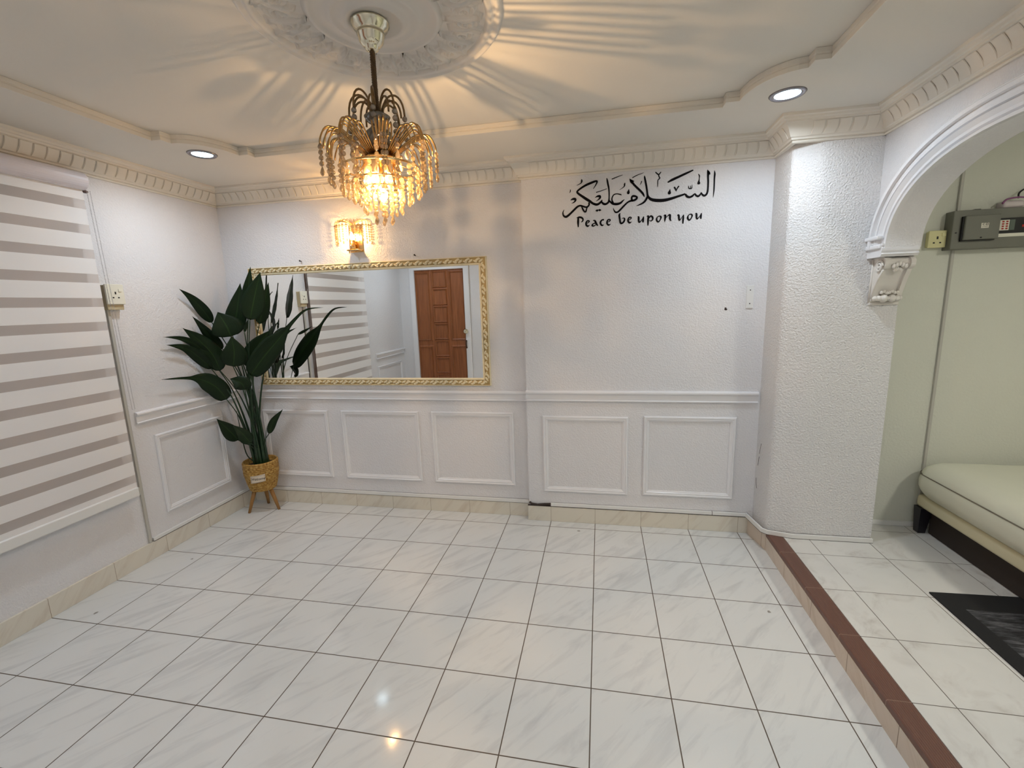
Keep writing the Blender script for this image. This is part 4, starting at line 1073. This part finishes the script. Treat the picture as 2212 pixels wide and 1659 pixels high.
# ------------------------------------------------------------------ wall sconce
SX, SZ = -1.632, 1.985
sc = thing('wall_sconce', 'small lit gold wall lamp with beaded shade above the mirror', 'wall lamp', (SX, YB, SZ))
bm = bmesh.new(); box(bm, SX-0.040, SX+0.062, YB-0.006, YB, 1.878, 2.06, 0.003, 1)
obj('back_plate', bm, BRASS, sc)
bm = bmesh.new()
box(bm, SX-0.035, SX+0.055, YB-0.060, YB-0.006, 1.884, 1.892, 0.002, 1)
tube(bm, [(SX-0.02, YB-0.05, 1.888), (SX-0.02, YB-0.05, 1.868)], 0.004, 8)
obj('lower_shelf', bm, BRASS, sc)
bm = bmesh.new(); lathe(bm, [(0, 0), (0.020, 0), (0.022, 0.01), (0.020, 0.062), (0.0, 0.062)], (SX-0.003, YB-0.032, 1.892), 16)
obj('lamp_cup', bm, BRASS, sc)
bm = bmesh.new(); lathe(bm, [(0, 0.0), (0.010, 0.004), (0.015, 0.022), (0.011, 0.038), (0.004, 0.052), (0.0, 0.056)], (SX-0.003, YB-0.032, 1.954), 14)
obj('bulb', bm, SCONCE_BULB, sc)
ld = bpy.data.lights.new('sconce_light', 'POINT'); ld.energy = SCONCE_W; ld.color = (1.0, 0.55, 0.2); ld.shadow_soft_size = 0.012
lo_ = bpy.data.objects.new('sconce_light', ld); link(lo_, sc); lo_.location = (-0.003, -0.072, 0.0)
bm = bmesh.new()
ends = []
for k in range(15):
    a = PI + PI*k/14
    pts = []
    ex, ey = 0.128*math.cos(a), 0.095*math.sin(a)
    for q in range(11):
        f = q/10.0
        s_ = math.sin(f*PI/2)
        pts.append((SX + ex*s_, YB - 0.004 + ey*s_, 2.058 + 0.036*math.sin(f*PI*0.8) - 0.022*f*f))
    tube(bm, pts, 0.0018, 5)
    ends.append(pts[-1])
obj('arching_wires', bm, GOLD, sc)
bm = bmesh.new()
hp = [(SX + 0.128*math.cos(PI + PI*k/20), YB-0.004 + 0.095*math.sin(PI + PI*k/20), 2.045) for k in range(21)]
tube(bm, hp, 0.0022, 5)
obj('hoop', bm, BRASS, sc)
for k, e_ in enumerate(ends):
    strand(e_, 6 if k % 2 else 7, 0.0066, True, BEAD, sc)

# ------------------------------------------------------------------ plant
PX, PY = -2.492, -0.318
pl = thing('potted_plant', 'tall leafy green plant in a woven pot in the corner by the mirror', 'plant', (PX, PY, 0))
bm = bmesh.new()
prof = []
nrow = 15
for k in range(nrow*6 + 1):
    f = k/(nrow*6.0)
    z = 0.168 + 0.222*f
    r = 0.084 + 0.033*min(1.0, (f*1.6))**0.75 + 0.0028*abs(math.sin(f*nrow*PI))
    prof.append((r, z))
prof += [(0.114, 0.394), (0.109, 0.388), (0.106, 0.34), (0.0, 0.335)]
seg = 96
rings = []
for i, (r, z) in enumerate(prof):
    rings.append([bm.verts.new((PX + (r + (0.0022*math.sin(k*24*2*PI/seg + (PI if (i//6) % 2 else 0)) if 0 < i < nrow*6 else 0))*math.cos(2*PI*k/seg),
                                PY + (r + (0.0022*math.sin(k*24*2*PI/seg + (PI if (i//6) % 2 else 0)) if 0 < i < nrow*6 else 0))*math.sin(2*PI*k/seg), z)) for k in range(seg)])
for a, b in zip(rings[:-1], rings[1:]):
    for i in range(seg):
        j = (i+1) % seg
        f = bm.faces.new((a[i], a[j], b[j], b[i])); f.smooth = True
bm.faces.new(rings[0])
basket = obj('woven_basket', bm, STRAW, pl)
bm = bmesh.new(); lathe(bm, [(0.107, 0.352), (0.07, 0.362), (0.0, 0.366)], (PX, PY, 0), 32)
obj('soil', bm, SOIL, pl)
for fx, fy, tx, ty in ((-2.566, -0.408, -2.530, -0.362), (-2.545, -0.228, -2.52, -0.272), (-2.380, -0.318, -2.436, -0.318)):
    bm = bmesh.new(); tube(bm, [(fx, fy, 0.0), ((fx+tx)/2, (fy+ty)/2, 0.09), (tx, ty, 0.175)], [0.0095, 0.013, 0.016], 10)
    obj('stand_leg', bm, LEGWOOD, pl)
# tag on the basket
TA = math.radians(-63)
def on_pot(u, z, d):
    r = 0.1195 + d
    a = TA + u/r
    return (PX + r*math.cos(a), PY + r*math.sin(a), z)
bm = bmesh.new()
NU = 12
g0 = [[on_pot(-0.050 + 0.100*i/NU, 0.256 + 0.010*(i/NU-0.5)*1.0 + 0.054*j, 0.0015) for j in (0, 1)] for i in range(NU+1)]
g1 = [[on_pot(-0.050 + 0.100*i/NU, 0.256 + 0.010*(i/NU-0.5)*1.0 + 0.054*j, 0.0035) for j in (0, 1)] for i in range(NU+1)]
V0 = [[bm.verts.new(p) for p in r] for r in g0]; V1 = [[bm.verts.new(p) for p in r] for r in g1]
for i in range(NU):
    bm.faces.new((V1[i][0], V1[i+1][0], V1[i+1][1], V1[i][1])); bm.faces.new((V0[i][0], V0[i][1], V0[i+1][1], V0[i+1][0]))
    bm.faces.new((V0[i][0], V0[i+1][0], V1[i+1][0], V1[i][0])); bm.faces.new((V0[i][1], V1[i][1], V1[i+1][1], V0[i+1][1]))
for i in (0, NU): bm.faces.new((V0[i][0], V1[i][0], V1[i][1], V0[i][1]))
tagc = obj('name_tag', bm, PAPER, pl)
fc = bpy.data.curves.new('welcome_text', 'FONT'); fc.body = 'Welcome'; fc.size = 0.028; fc.align_x = 'CENTER'; fc.align_y = 'CENTER'; fc.shear = 0.45; fc.offset = 0.0002
fo = bpy.data.objects.new('welcome_text', fc); COL.objects.link(fo)
bpy.context.view_layer.update()
me = bpy.data.meshes.new_from_object(fo.evaluated_get(bpy.context.evaluated_depsgraph_get()))
bpy.data.objects.remove(fo); bpy.data.curves.remove(fc)
for v in me.vertices:
    v.co = on_pot(v.co.x*0.86, 0.283 + v.co.y, 0.0042)
me.materials.clear(); me.materials.append(DARK)
to = bpy.data.objects.new('welcome_lettering', me); link(to, pl); to.matrix_parent_inverse = Matrix.Translation(-Vector(pl.location))
bm = bmesh.new()
for z in (0.260, 0.306):
    tube(bm, [on_pot(-0.044 + 0.088*i/10, z + 0.010*(i/10-0.5), 0.0038) for i in range(11)], 0.0007, 4)
for u in (-0.045, 0.045):
    tube(bm, [on_pot(u, 0.260 + 0.09*u, 0.0038), on_pot(u, 0.306 + 0.09*u, 0.0038)], 0.0007, 4)
obj('tag_stitching', bm, GAP, pl)

CAMV = Vector((0.031, -3.151, 1.489))
def smooth_pts(P, n):
    P = [Vector(p) for p in P]
    out = []
    m = len(P)
    for i in range(m-1):
        p0 = P[max(0, i-1)]; p1 = P[i]; p2 = P[i+1]; p3 = P[min(m-1, i+2)]
        for s in range(n):
            t = s/n
            out.append(0.5*((2*p1) + (p2-p0)*t + (2*p0-5*p1+4*p2-p3)*t*t + (3*p1-p0-3*p2+p3)*t**3))
    out.append(P[-1])
    return out
def leaf(P, width, idx, twist=0.0):
    mid = smooth_pts(P, 7)
    n = len(mid)
    # arc length
    ls = [0.0]
    for a, b in zip(mid[:-1], mid[1:]): ls.append(ls[-1] + (b-a).length)
    T = ls[-1]
    bm = bmesh.new()
    lay = bm.verts.layers.float.new('across')
    NA_ = 8
    rows = []; rows2 = []
    c0 = mid[n//2]
    view = (CAMV - c0).normalized()
    # each blade is turned a different amount away from the room
    facing = (Vector((0.55, -0.75, 0.35)) + view*0.6).normalized()
    facing = (Matrix.Rotation(twist, 3, (mid[-1]-mid[0]).normalized()) @ facing)
    long_ = len(P) > 4
    for i in range(n):
        t = ls[i]/T
        tan = (mid[min(i+1, n-1)] - mid[max(i-1, 0)]).normalized()
        side = tan.cross(facing)
        if side.length < 1e-3: side = tan.orthogonal()
        side.normalize()
        nor = side.cross(tan).normalized()
        if long_:
            wv = math.sin(PI*min(1.0, t**0.47))**0.9 if t < 0.999 else 0
            q_ = min(1.0, max(0.0, (t-0.36)/0.28)); q_ = q_*q_*(3-2*q_)
            wv = wv*(1-q_) + q_*0.34*(1-t)**0.75
        else:
            tt = t**0.68
            wv = math.sin(PI*tt)**0.80 * (1-t)**0.22 * 1.1
        hw = max(0.0006, 0.5*width*wv)
        row = []; row2 = []
        for k in range(NA_+1):
            f = -1 + 2*k/NA_
            off = side*hw*f + nor*(0.16*abs(f)*hw - 0.10*hw*f*f + 0.0012*math.sin(t*23+f*4+idx))
            off += nor*(0.003*(1-abs(f))**3*-1)
            v = bm.verts.new(mid[i] + off); v[lay] = f
            v2 = bm.verts.new(mid[i] + off - nor*0.0011); v2[lay] = f
            row.append(v); row2.append(v2)
        rows.append(row); rows2.append(row2)
    for i in range(n-1):
        for k in range(NA_):
            f = bm.faces.new((rows[i][k], rows[i][k+1], rows[i+1][k+1], rows[i+1][k])); f.smooth = True
            f = bm.faces.new((rows2[i][k], rows2[i+1][k], rows2[i+1][k+1], rows2[i][k+1])); f.smooth = True
        for k in (0, NA_):
            bm.faces.new((rows[i][k], rows[i+1][k], rows2[i+1][k], rows2[i][k]))
    for i in (0, n-1):
        for k in range(NA_):
            bm.faces.new((rows[i][k], rows2[i][k], rows2[i][k+1], rows[i][k+1]))
    return obj('leaf', bm, LEAF, pl)
random.seed(3)
for i, (P, wd) in enumerate(LEAVES):
    leaf(P, wd*1.04, i, random.uniform(-0.25, 0.25))
    # its stalk, rising from the soil
    b0 = Vector(P[0])
    ang = 2*PI*i/len(LEAVES)*3.7
    root = Vector((PX + 0.012 + 0.044*math.cos(ang), PY + 0.042*math.sin(ang), 0.35))
    d = b0 - root
    k1 = root + Vector((d.x*0.16, d.y*0.2, d.z*0.38)); k2 = root + Vector((d.x*0.5, d.y*0.55, d.z*0.75))
    sp_ = smooth_pts([root, k1, k2, b0], 6)
    n = len(sp_)
    thick = 0.0125 if d.z > 0.35 else 0.006
    bm = bmesh.new()
    tube(bm, sp_, [thick + (0.0032 - thick)*min(1.0, (q/(n-1.0))*1.35)**0.9 for q in range(n)], 8, flat=0.8)
    obj('stalk', bm, STEM, pl)
for P in SPIKES:
    P = [(PX + 0.02, PY, 0.35)] + P
    sp_ = smooth_pts(P, 6); n = len(sp_)
    bm = bmesh.new(); tube(bm, sp_, [0.0045*(1-q/(n-1.0))**0.5 + 0.0006 for q in range(n)], 6)
    obj('rolled_shoot', bm, STEM, pl)

# ------------------------------------------------------------------ arch moulding, corbel
bm = bmesh.new()
path = [(X5, y, z) for y, z in arc]
amp = [(0.0, 0.0), (0.0, 0.018), (0.008, 0.022), (0.012, 0.012), (0.016, 0.012), (0.020, 0.022), (0.030, 0.024), (0.046, 0.036), (0.048, 0.024), (0.054, 0.024), (0.056, 0.034), (0.064, 0.036), (0.084, 0.030), (0.086, 0.044), (0.100, 0.046), (0.106, 0.040), (0.107, 0.028), (0.116, 0.028), (0.122, 0.020), (0.122, 0.0)]
sweep(bm, path, amp, (-1, 0, 0), flip=1, smooth=False)
struct('trim_19', bm, TRIM, 'layered white moulding following the arch', 'arch moulding')
# springer block on the pillar
bm = bmesh.new()
sprof = [(0.0, 0.0), (0.118, 0.0), (0.130, 0.012), (0.122, 0.020), (0.128, 0.028), (0.128, 0.040), (0.120, 0.046), (0.126, 0.054), (0.126, 0.062), (0.0, 0.062)]
x0_, x1_ = X5-0.030, X6-0.004
va = []
for x in (x0_, x1_):
    va.append([bm.verts.new((x, YP+0.002-u, 1.662+v)) for u, v in sprof])
for i in range(len(sprof)):
    j = (i+1) % len(sprof)
    bm.faces.new((va[0][i], va[0][j], va[1][j], va[1][i]))
bm.faces.new(va[0]); bm.faces.new(va[1])
# outer return of the moulding over the block
box(bm, X5-0.048, X5+0.002, YP-0.112, YP+0.002, 1.744, 1.764, 0.006, 2)
box(bm, X5-0.034, X5+0.002, YP-0.085, YP+0.002, 1.722, 1.746, 0.004, 2)
box(bm, X5-0.040, X5+0.002, YP-0.118, YP+0.002, 1.700, 1.722, 0.006, 2)
struct('trim_20', bm, TRIM, 'stepped white springer block where the arch meets the pillar', 'arch moulding')
cb = thing('corbel_bracket', 'white scroll-shaped plaster corbel under the end of the arch', 'corbel', (1.455, YP, 1.43))
def sprofile(sc_=1.0):
    pts = []
    top, bot = 1.662, 1.432
    pts.append((0.0, top))
    pts.append((0.085, top))
    for k in range(10):
        a = PI/2 - PI*0.95*k/9
        pts.append((0.085 + 0.030*math.cos(a), top-0.030 + 0.030*math.sin(a)))
    for f in (0.1, 0.25, 0.4, 0.55, 0.7, 0.85, 1.0):
        pts.append((0.092 - 0.068*f**0.75, top-0.065 - 0.145*f))
    pts += [(0.0, bot+0.01)]
    return pts
def slab(bm, x0, x1, inset):
    P = sprofile()
    P = [(max(0.0, u-inset if u > 0.001 else 0.0), z) for u, z in P]
    a = [bm.verts.new((x0, YP-u, z)) for u, z in P]; b = [bm.verts.new((x1, YP-u, z)) for u, z in P]
    for i in range(len(P)):
        j = (i+1) % len(P)
        bm.faces.new((a[i], a[j], b[j], b[i]))
    bm.faces.new(a); bm.faces.new(b)
bm = bmesh.new()
slab(bm, 1.392, 1.416, 0.0); slab(bm, 1.500, 1.520, 0.0); slab(bm, 1.416, 1.500, 0.012)
obj('scroll_body', bm, PLASTER, cb)
bm = bmesh.new()
for sx in (1.3915,):
    pts = []
    for k in range(40):
        a = k*0.33; r = 0.030*(1-k/44.0)
        pts.append((sx-0.005, YP-0.072-r*math.cos(a), 1.618+r*math.sin(a)))
    tube(bm, pts, 0.0055, 6)
    tube(bm, [(sx-0.002, YP-0.010, 1.655), (sx-0.002, YP-0.008, 1.55), (sx-0.002, YP-0.006, 1.44)], 0.005, 6)
    tube(bm, [(sx-0.002, YP-0.100, 1.600), (sx-0.002, YP-0.066, 1.555), (sx-0.002, YP-0.040, 1.51), (sx-0.002, YP-0.026, 1.46)], 0.005, 6)
obj('side_scroll', bm, PLASTER, cb)
bm = bmesh.new()
for x, r in ((1.400, 0.013), (1.418, 0.015), (1.438, 0.021), (1.458, 0.012), (1.476, 0.019), (1.496, 0.015), (1.512, 0.012)):
    ball(bm, (x, YP-0.036, 1.462), r, 12, 8, 0.9, 1, 1)
tube(bm, [(1.398, YP-0.036, 1.462), (1.516, YP-0.036, 1.462)], 0.011, 10)
obj('beaded_roll', bm, PLASTER, cb)
bm = bmesh.new()
for k in range(7):
    ball(bm, (1.422+0.012*k, YP-0.046+0.002*(k % 2), 1.492+0.004*math.sin(k*2)), 0.009, 8, 6, 1, 0.8, 1)
for k in range(5):
    ball(bm, (1.430+0.013*k, YP-0.108, 1.628-0.006*abs(k-2)), 0.010, 8, 6, 0.9, 0.8, 1.3)
    ball(bm, (1.440+0.008*k, YP-0.096, 1.605-0.003*abs(k-2)), 0.008, 8, 6, 0.9, 0.8, 1.3)
obj('carved_leaves', bm, PLASTER, cb)
bm = bmesh.new(); box(bm, 1.388, 1.524, YP-0.012, YP, 1.428, 1.446, 0.003, 1)
obj('foot_plate', bm, PLASTER, cb)

# ------------------------------------------------------------------ fuse box
fb_ = thing('fuse_box', 'long grey metal fuse box on the greenish wall beyond the arch', 'fuse box', (2.1, -0.24, 1.70))
bm = bmesh.new(); box(bm, 1.800, 2.42, -0.34, -0.24, 1.698, 1.893, 0.004, 2); obj('casing', bm, BOXGREY, fb_)
bm = bmesh.new(); box(bm, 1.842, 1.995, -0.362, -0.3405, 1.742, 1.862, 0.003, 1); obj('cover_plate', bm, BOXGREY, fb_)
bm = bmesh.new()
box(bm, 1.836, 1.842, -0.352, -0.3402, 1.738, 1.860); box(bm, 1.838, 1.985, -0.352, -0.3402, 1.737, 1.7415)
obj('shadow_gap', bm, DARK, fb_)
for x, y, z in ((1.918, -0.3625, 1.751), (1.818, -0.3405, 1.782)):
    bm = bmesh.new(); ball(bm, (x, y, z), 0.005, 8, 4, 1, 0.4, 0.7); obj('screw', bm, DARK, fb_)
bm = bmesh.new(); box(bm, 1.912, 1.945, -0.3630, -0.3620, 1.797, 1.822); st_ = obj('sticker', bm, STICKER, fb_)
bm = bmesh.new()
def seg(x0, z0, x1, z1, w_=0.0022):
    tube(bm, [(x0, -0.3633, z0), (x1, -0.3633, z1)], w_/2, 4)
# C and O on the little sticker, with a line of print below
for pts in ([(1.9265, 1.8185), (1.921, 1.820), (1.917, 1.8155), (1.921, 1.811), (1.9265, 1.812)], [(1.933, 1.820), (1.939, 1.820), (1.941, 1.8155), (1.939, 1.811), (1.933, 1.811), (1.931, 1.8155), (1.933, 1.820)]):
    for a, b in zip(pts[:-1], pts[1:]): seg(*a, *b)
seg(1.917, 1.8035, 1.940, 1.8035, 0.0018)
obj('sticker_print', bm, DARK, fb_)
bm = bmesh.new(); box(bm, 2.004, 2.40, -0.3425, -0.3395, 1.768, 1.843); obj('breaker_panel', bm, DARK, fb_)
bm = bmesh.new(); box(bm, 2.004, 2.40, -0.3430, -0.3395, 1.750, 1.7665); obj('label_strip', bm, CREAM_PL, fb_)
bm = bmesh.new(); box(bm, 2.004, 2.046, -0.3440, -0.3425, 1.782, 1.833); obj('warning_label', bm, STICKER, fb_)
bm = bmesh.new()
for r_ in range(2):
    x = 2.014 + 0.017*r_
    for k in range(4):
        box(bm, x, x+0.009, -0.3446, -0.3440, 1.787+0.0115*k, 1.787+0.0115*k+0.007)
        box(bm, x+0.002, x+0.011, -0.3446, -0.3440, 1.790+0.0115*k, 1.790+0.0115*k+0.0022)
obj('red_print', bm, REDINK, fb_)
bm = bmesh.new(); box(bm, 2.048, 2.070, -0.3440, -0.3425, 1.782, 1.833); obj('green_label', bm, simple('dull_green_label', (0.10, 0.13, 0.10), 0.5), fb_)
bm = bmesh.new(); box(bm, 2.102, 2.122, -0.3450, -0.3425, 1.795, 1.806); obj('breaker_switch', bm, REDINK, fb_)
bm = bmesh.new(); box(bm, 1.895, 1.925, -0.33, -0.30, 1.892, 1.897, 0.002, 1); obj('knockout_cap', bm, DARK, fb_)
wb = thing('wire_bundle', 'clear plastic bundle of mauve and black wires lying on the fuse box', 'wires', (2.07, -0.30, 1.893))
bm = bmesh.new(); box(bm, 2.02, 2.115, -0.325, -0.27, 1.893, 1.930, 0.012, 3); obj('plastic_sleeve', bm, simple('milky_plastic', (0.62, 0.55, 0.55), 0.2, coat=0.5), wb)
bm = bmesh.new(); tube(bm, smooth_pts([(2.012, -0.33, 1.915), (2.03, -0.33, 1.935), (2.08, -0.325, 1.943), (2.118, -0.32, 1.940)], 5), 0.0045, 6); obj('mauve_wire', bm, PINKC, wb)
bm = bmesh.new(); tube(bm, smooth_pts([(2.085, -0.32, 1.94), (2.092, -0.31, 1.965), (2.12, -0.30, 1.985), (2.17, -0.28, 1.995), (2.2, -0.245, 1.99)], 5), 0.004, 6); obj('black_wire', bm, DARK, wb)

# the casing is shallow: seat everything 4 cm closer to the wall, clear of the socket
for o_ in [o for o in bpy.data.objects if o.parent in (fb_, wb)]:
    for v_ in o_.data.vertices:
        v_.co.x += 0.033
        v_.co.z += 0.004
        v_.co.y = min(v_.co.y + 0.04, -0.2405)

# ------------------------------------------------------------------ sofa
sf = thing('sofa', 'pale cream leather sofa seat with a dark leg beyond the step', 'sofa', (2.3, -1.3, ZS))
def soft_slab(x0, x1, y0, y1, z0, z1, r, n=2, bulge=0.0):
    b = bmesh.new()
    box(b, x0, x1, y0, y1, z0, z1)
    bmesh.ops.bevel(b, geom=b.edges[:], offset=r, segments=8, profile=0.5, affect='EDGES')
    bmesh.ops.recalc_face_normals(b, faces=b.faces)
    for f in b.faces: f.smooth = True
    if bulge:
        cx, cy = (x0+x1)/2, (y0+y1)/2
        for v in b.verts:
            if v.co.z > (z0+z1)/2:
                v.co.z += bulge*(1-((v.co.x-cx)/((x1-x0)/2))**2)*0.5
    return b
b = soft_slab(1.795, 2.75, -2.40, -0.262, 0.300, 0.545, 0.105, bulge=0.01)
for v in b.verts:      # the front leans out toward the seam and tucks in below it
    if v.co.x < 2.0:
        f = (v.co.z-0.300)/0.245
        v.co.x += 0.045*(1-min(1, f*1.9))**2 + 0.012
bm = bmesh.new(); merge(bm, b)
cush = obj('seat_cushion', bm, SOFA, sf)
bm = bmesh.new()
pts = [(1.815, -2.32, 0.4755), (1.812, -1.5, 0.4755), (1.812, -0.45, 0.4755), (1.82, -0.34, 0.475), (1.85, -0.285, 0.475), (1.90, -0.2615, 0.475)]
tube(bm, smooth_pts(pts, 5), 0.0030, 6)
obj('seam', bm, SEAM, cush)
b = soft_slab(1.845, 2.72, -2.36, -0.275, 0.262, 0.335, 0.02)
bm = bmesh.new(); merge(bm, b)
obj('seat_base', bm, SOFA_B, sf)
b = soft_slab(2.55, 2.80, -2.40, -0.262, 0.30, 0.86, 0.09)
bm = bmesh.new(); merge(bm, b)
obj('backrest', bm, SOFA, sf)
bm = bmesh.new(); box(bm, 1.895, 2.62, -2.30, -0.33, ZS+0.004, 0.268)
obj('under_shade_block', bm, simple('dark_brown_under_shade', (0.022, 0.014, 0.010), 0.8), sf)  # dark block added to deepen the shade under the seat
for x, y in ((1.855, -0.31), (1.855, -2.32), (2.66, -0.31), (2.66, -2.32)):
    bm = bmesh.new()
    v = [(0.035, 0.152), (0.022, 0.0)]
    lo = [bm.verts.new((x+sx*0.019+0.006, y+sy*0.019, ZS)) for sx, sy in ((-1,-1),(1,-1),(1,1),(-1,1))]
    hi = [bm.verts.new((x+sx*0.030+0.012, y+sy*0.030, 0.264)) for sx, sy in ((-1,-1),(1,-1),(1,1),(-1,1))]
    for i in range(4): bm.faces.new((lo[i], lo[(i+1) % 4], hi[(i+1) % 4], hi[i]))
    bm.faces.new(lo); bm.faces.new(hi)
    obj('leg', bm, DARKWOOD, sf)
fm = bmesh.new()
v = [(1.531, -0.936), (2.30, -0.905), (2.30, -2.60), (1.531, -2.60)]
lo = [fm.verts.new((x, y, ZS+0.0005)) for x, y in v]; hi = [fm.verts.new((x, y, ZS+0.007)) for x, y in v]
for i in range(4): fm.faces.new((lo[i], lo[(i+1) % 4], hi[(i+1) % 4], hi[i]))
fm.faces.new(lo); fm.faces.new(hi)
tag(obj('floor_mat', fm, MAT), 'black floor mat with grey streaks on the raised tiles by the sofa', 'mat')

# ------------------------------------------------------------------ door seen in the mirror
bm = bmesh.new()
DY = YFR - 0.045
box(bm, DX0+0.004, DX1-0.004, DY, DY+0.036, 0.006, DZ-0.004, 0.002, 1)
def rpanel(x0, x1, z0, z1):
    b2 = bmesh.new(); sweep(b2, [(x0, DY+0.036, z0), (x0, DY+0.036, z1), (x1, DY+0.036, z1), (x1, DY+0.036, z0)], [(0, -0.002), (0, 0.010), (0.010, 0.018), (0.018, 0.006), (0.034, 0.0), (0.034, -0.002)], (0, 1, 0), closed=True, flip=-1)
    merge(bm, b2)
xm = (DX0+DX1)/2
for k in range(8):
    rpanel(xm-0.085, xm+0.085, 0.12+0.235*k, 0.12+0.235*k+0.185)
for sx in (-1, 1):
    xx = xm + sx*0.245
    rpanel(xx-0.085, xx+0.085, 1.05, 1.94); rpanel(xx-0.085, xx+0.085, 0.12, 0.93)
dr = struct('door_1', bm, WOOD, 'reddish brown panelled wooden door reflected in the mirror', 'door')
bm = bmesh.new()
lathe(bm, [(0, 0), (0.040, 0.0), (0.040, 0.006), (0.014, 0.010), (0.014, 0.03), (0.032, 0.038), (0.036, 0.052), (0.022, 0.066), (0, 0.068)], (0, 0, 0), 20)
b2 = bm; bmesh.ops.transform(b2, matrix=Matrix.Translation((-1.765, DY+0.036, 1.15)) @ Matrix.Rotation(-PI/2, 4, 'X'), verts=b2.verts)
obj('dead_bolt', b2, SILVERGOLD, dr)
bm = bmesh.new()
box(bm, -1.788, -1.742, DY+0.036, DY+0.041, 0.84, 1.08, 0.004, 2)
tube(bm, smooth_pts([(-1.765, DY+0.04, 1.03), (-1.765, DY+0.085, 1.01), (-1.765, DY+0.088, 0.95), (-1.765, DY+0.04, 0.90)], 5), 0.009, 8)
obj('door_handle', bm, simple('dark_bronze', (0.10, 0.06, 0.04), 0.3, metal=0.8), dr)
for z in (0.35, 1.15, 1.80):
    bm = bmesh.new(); tube(bm, [(DX0+0.006, DY+0.042, z-0.05), (DX0+0.006, DY+0.042, z+0.05)], 0.006, 8)
    obj('hinge', bm, CHROME, dr)
bm = bmesh.new()
sweep(bm, [(DX0, YFR, 0), (DX0, YFR, DZ), (DX1, YFR, DZ), (DX1, YFR, 0)], [(-0.003, -0.06), (-0.003, 0.02), (0.012, 0.024), (0.07, 0.024), (0.075, 0.012), (0.075, 0.0), (0.005, -0.06)], (0, 1, 0), flip=1)
struct('trim_21', bm, TRIM, 'white frame around the brown door', 'door frame')
bm = bmesh.new(); box(bm, XL, DX0-0.08, YFR, YFR+0.012, 0, 0.1); box(bm, DX1+0.08, -1.50, YFR, YFR+0.012, 0, 0.1)
struct('baseboard_front', bm, SKIRT, 'beige marble skirting tiles beside the brown door', 'skirting')

# ------------------------------------------------------------------ scuffs with a shape of their own
def scuff(name, strokes, label, parentless_cat='scuff mark'):
    bm = bmesh.new()
    for pts, r in strokes: tube(bm, pts, r, 5)
    return tag(obj(name, bm, GAP), label, parentless_cat)
scuff('paint_crack', [([(0.9835, -0.315, 0.62), (0.9835, -0.300, 0.585), (0.9835, -0.292, 0.55)], 0.0010), ([(0.9835, -0.290, 0.53), (0.9835, -0.282, 0.49), (0.9835, -0.278, 0.47)], 0.0012), ([(0.9835, -0.262, 0.385), (0.9835, -0.268, 0.35), (0.9835, -0.285, 0.325)], 0.0011)], 'thin dark crack in the paint low on the left face of the pillar', 'crack')
def spot(x, y, z, r, label):
    bm = bmesh.new(); lathe(bm, [(0, 0.0006), (r, 0.0004)], (x, y, z), 9)
    for v in bm.verts: v.co.x += 0.3*r*math.sin(v.co.y*900)
    tag(obj('floor_stain', bm, simple('grey_tile_chip', (0.30, 0.29, 0.27), 0.6)), label, 'stain')
spot(-0.105, -0.355, 0.0, 0.009, 'small grey chip on a floor tile in front of the lettering wall')
spot(-2.445, -1.02, 0.0, 0.008, 'small dark chip on a floor tile near the left skirting')
spot(-2.50, -1.53, 0.0, 0.011, 'larger grey chip on a floor tile by the left skirting, nearer the viewer')
spot(0.83, -1.02, 0.0, 0.009, 'small round grey chip on a floor tile beside the step')
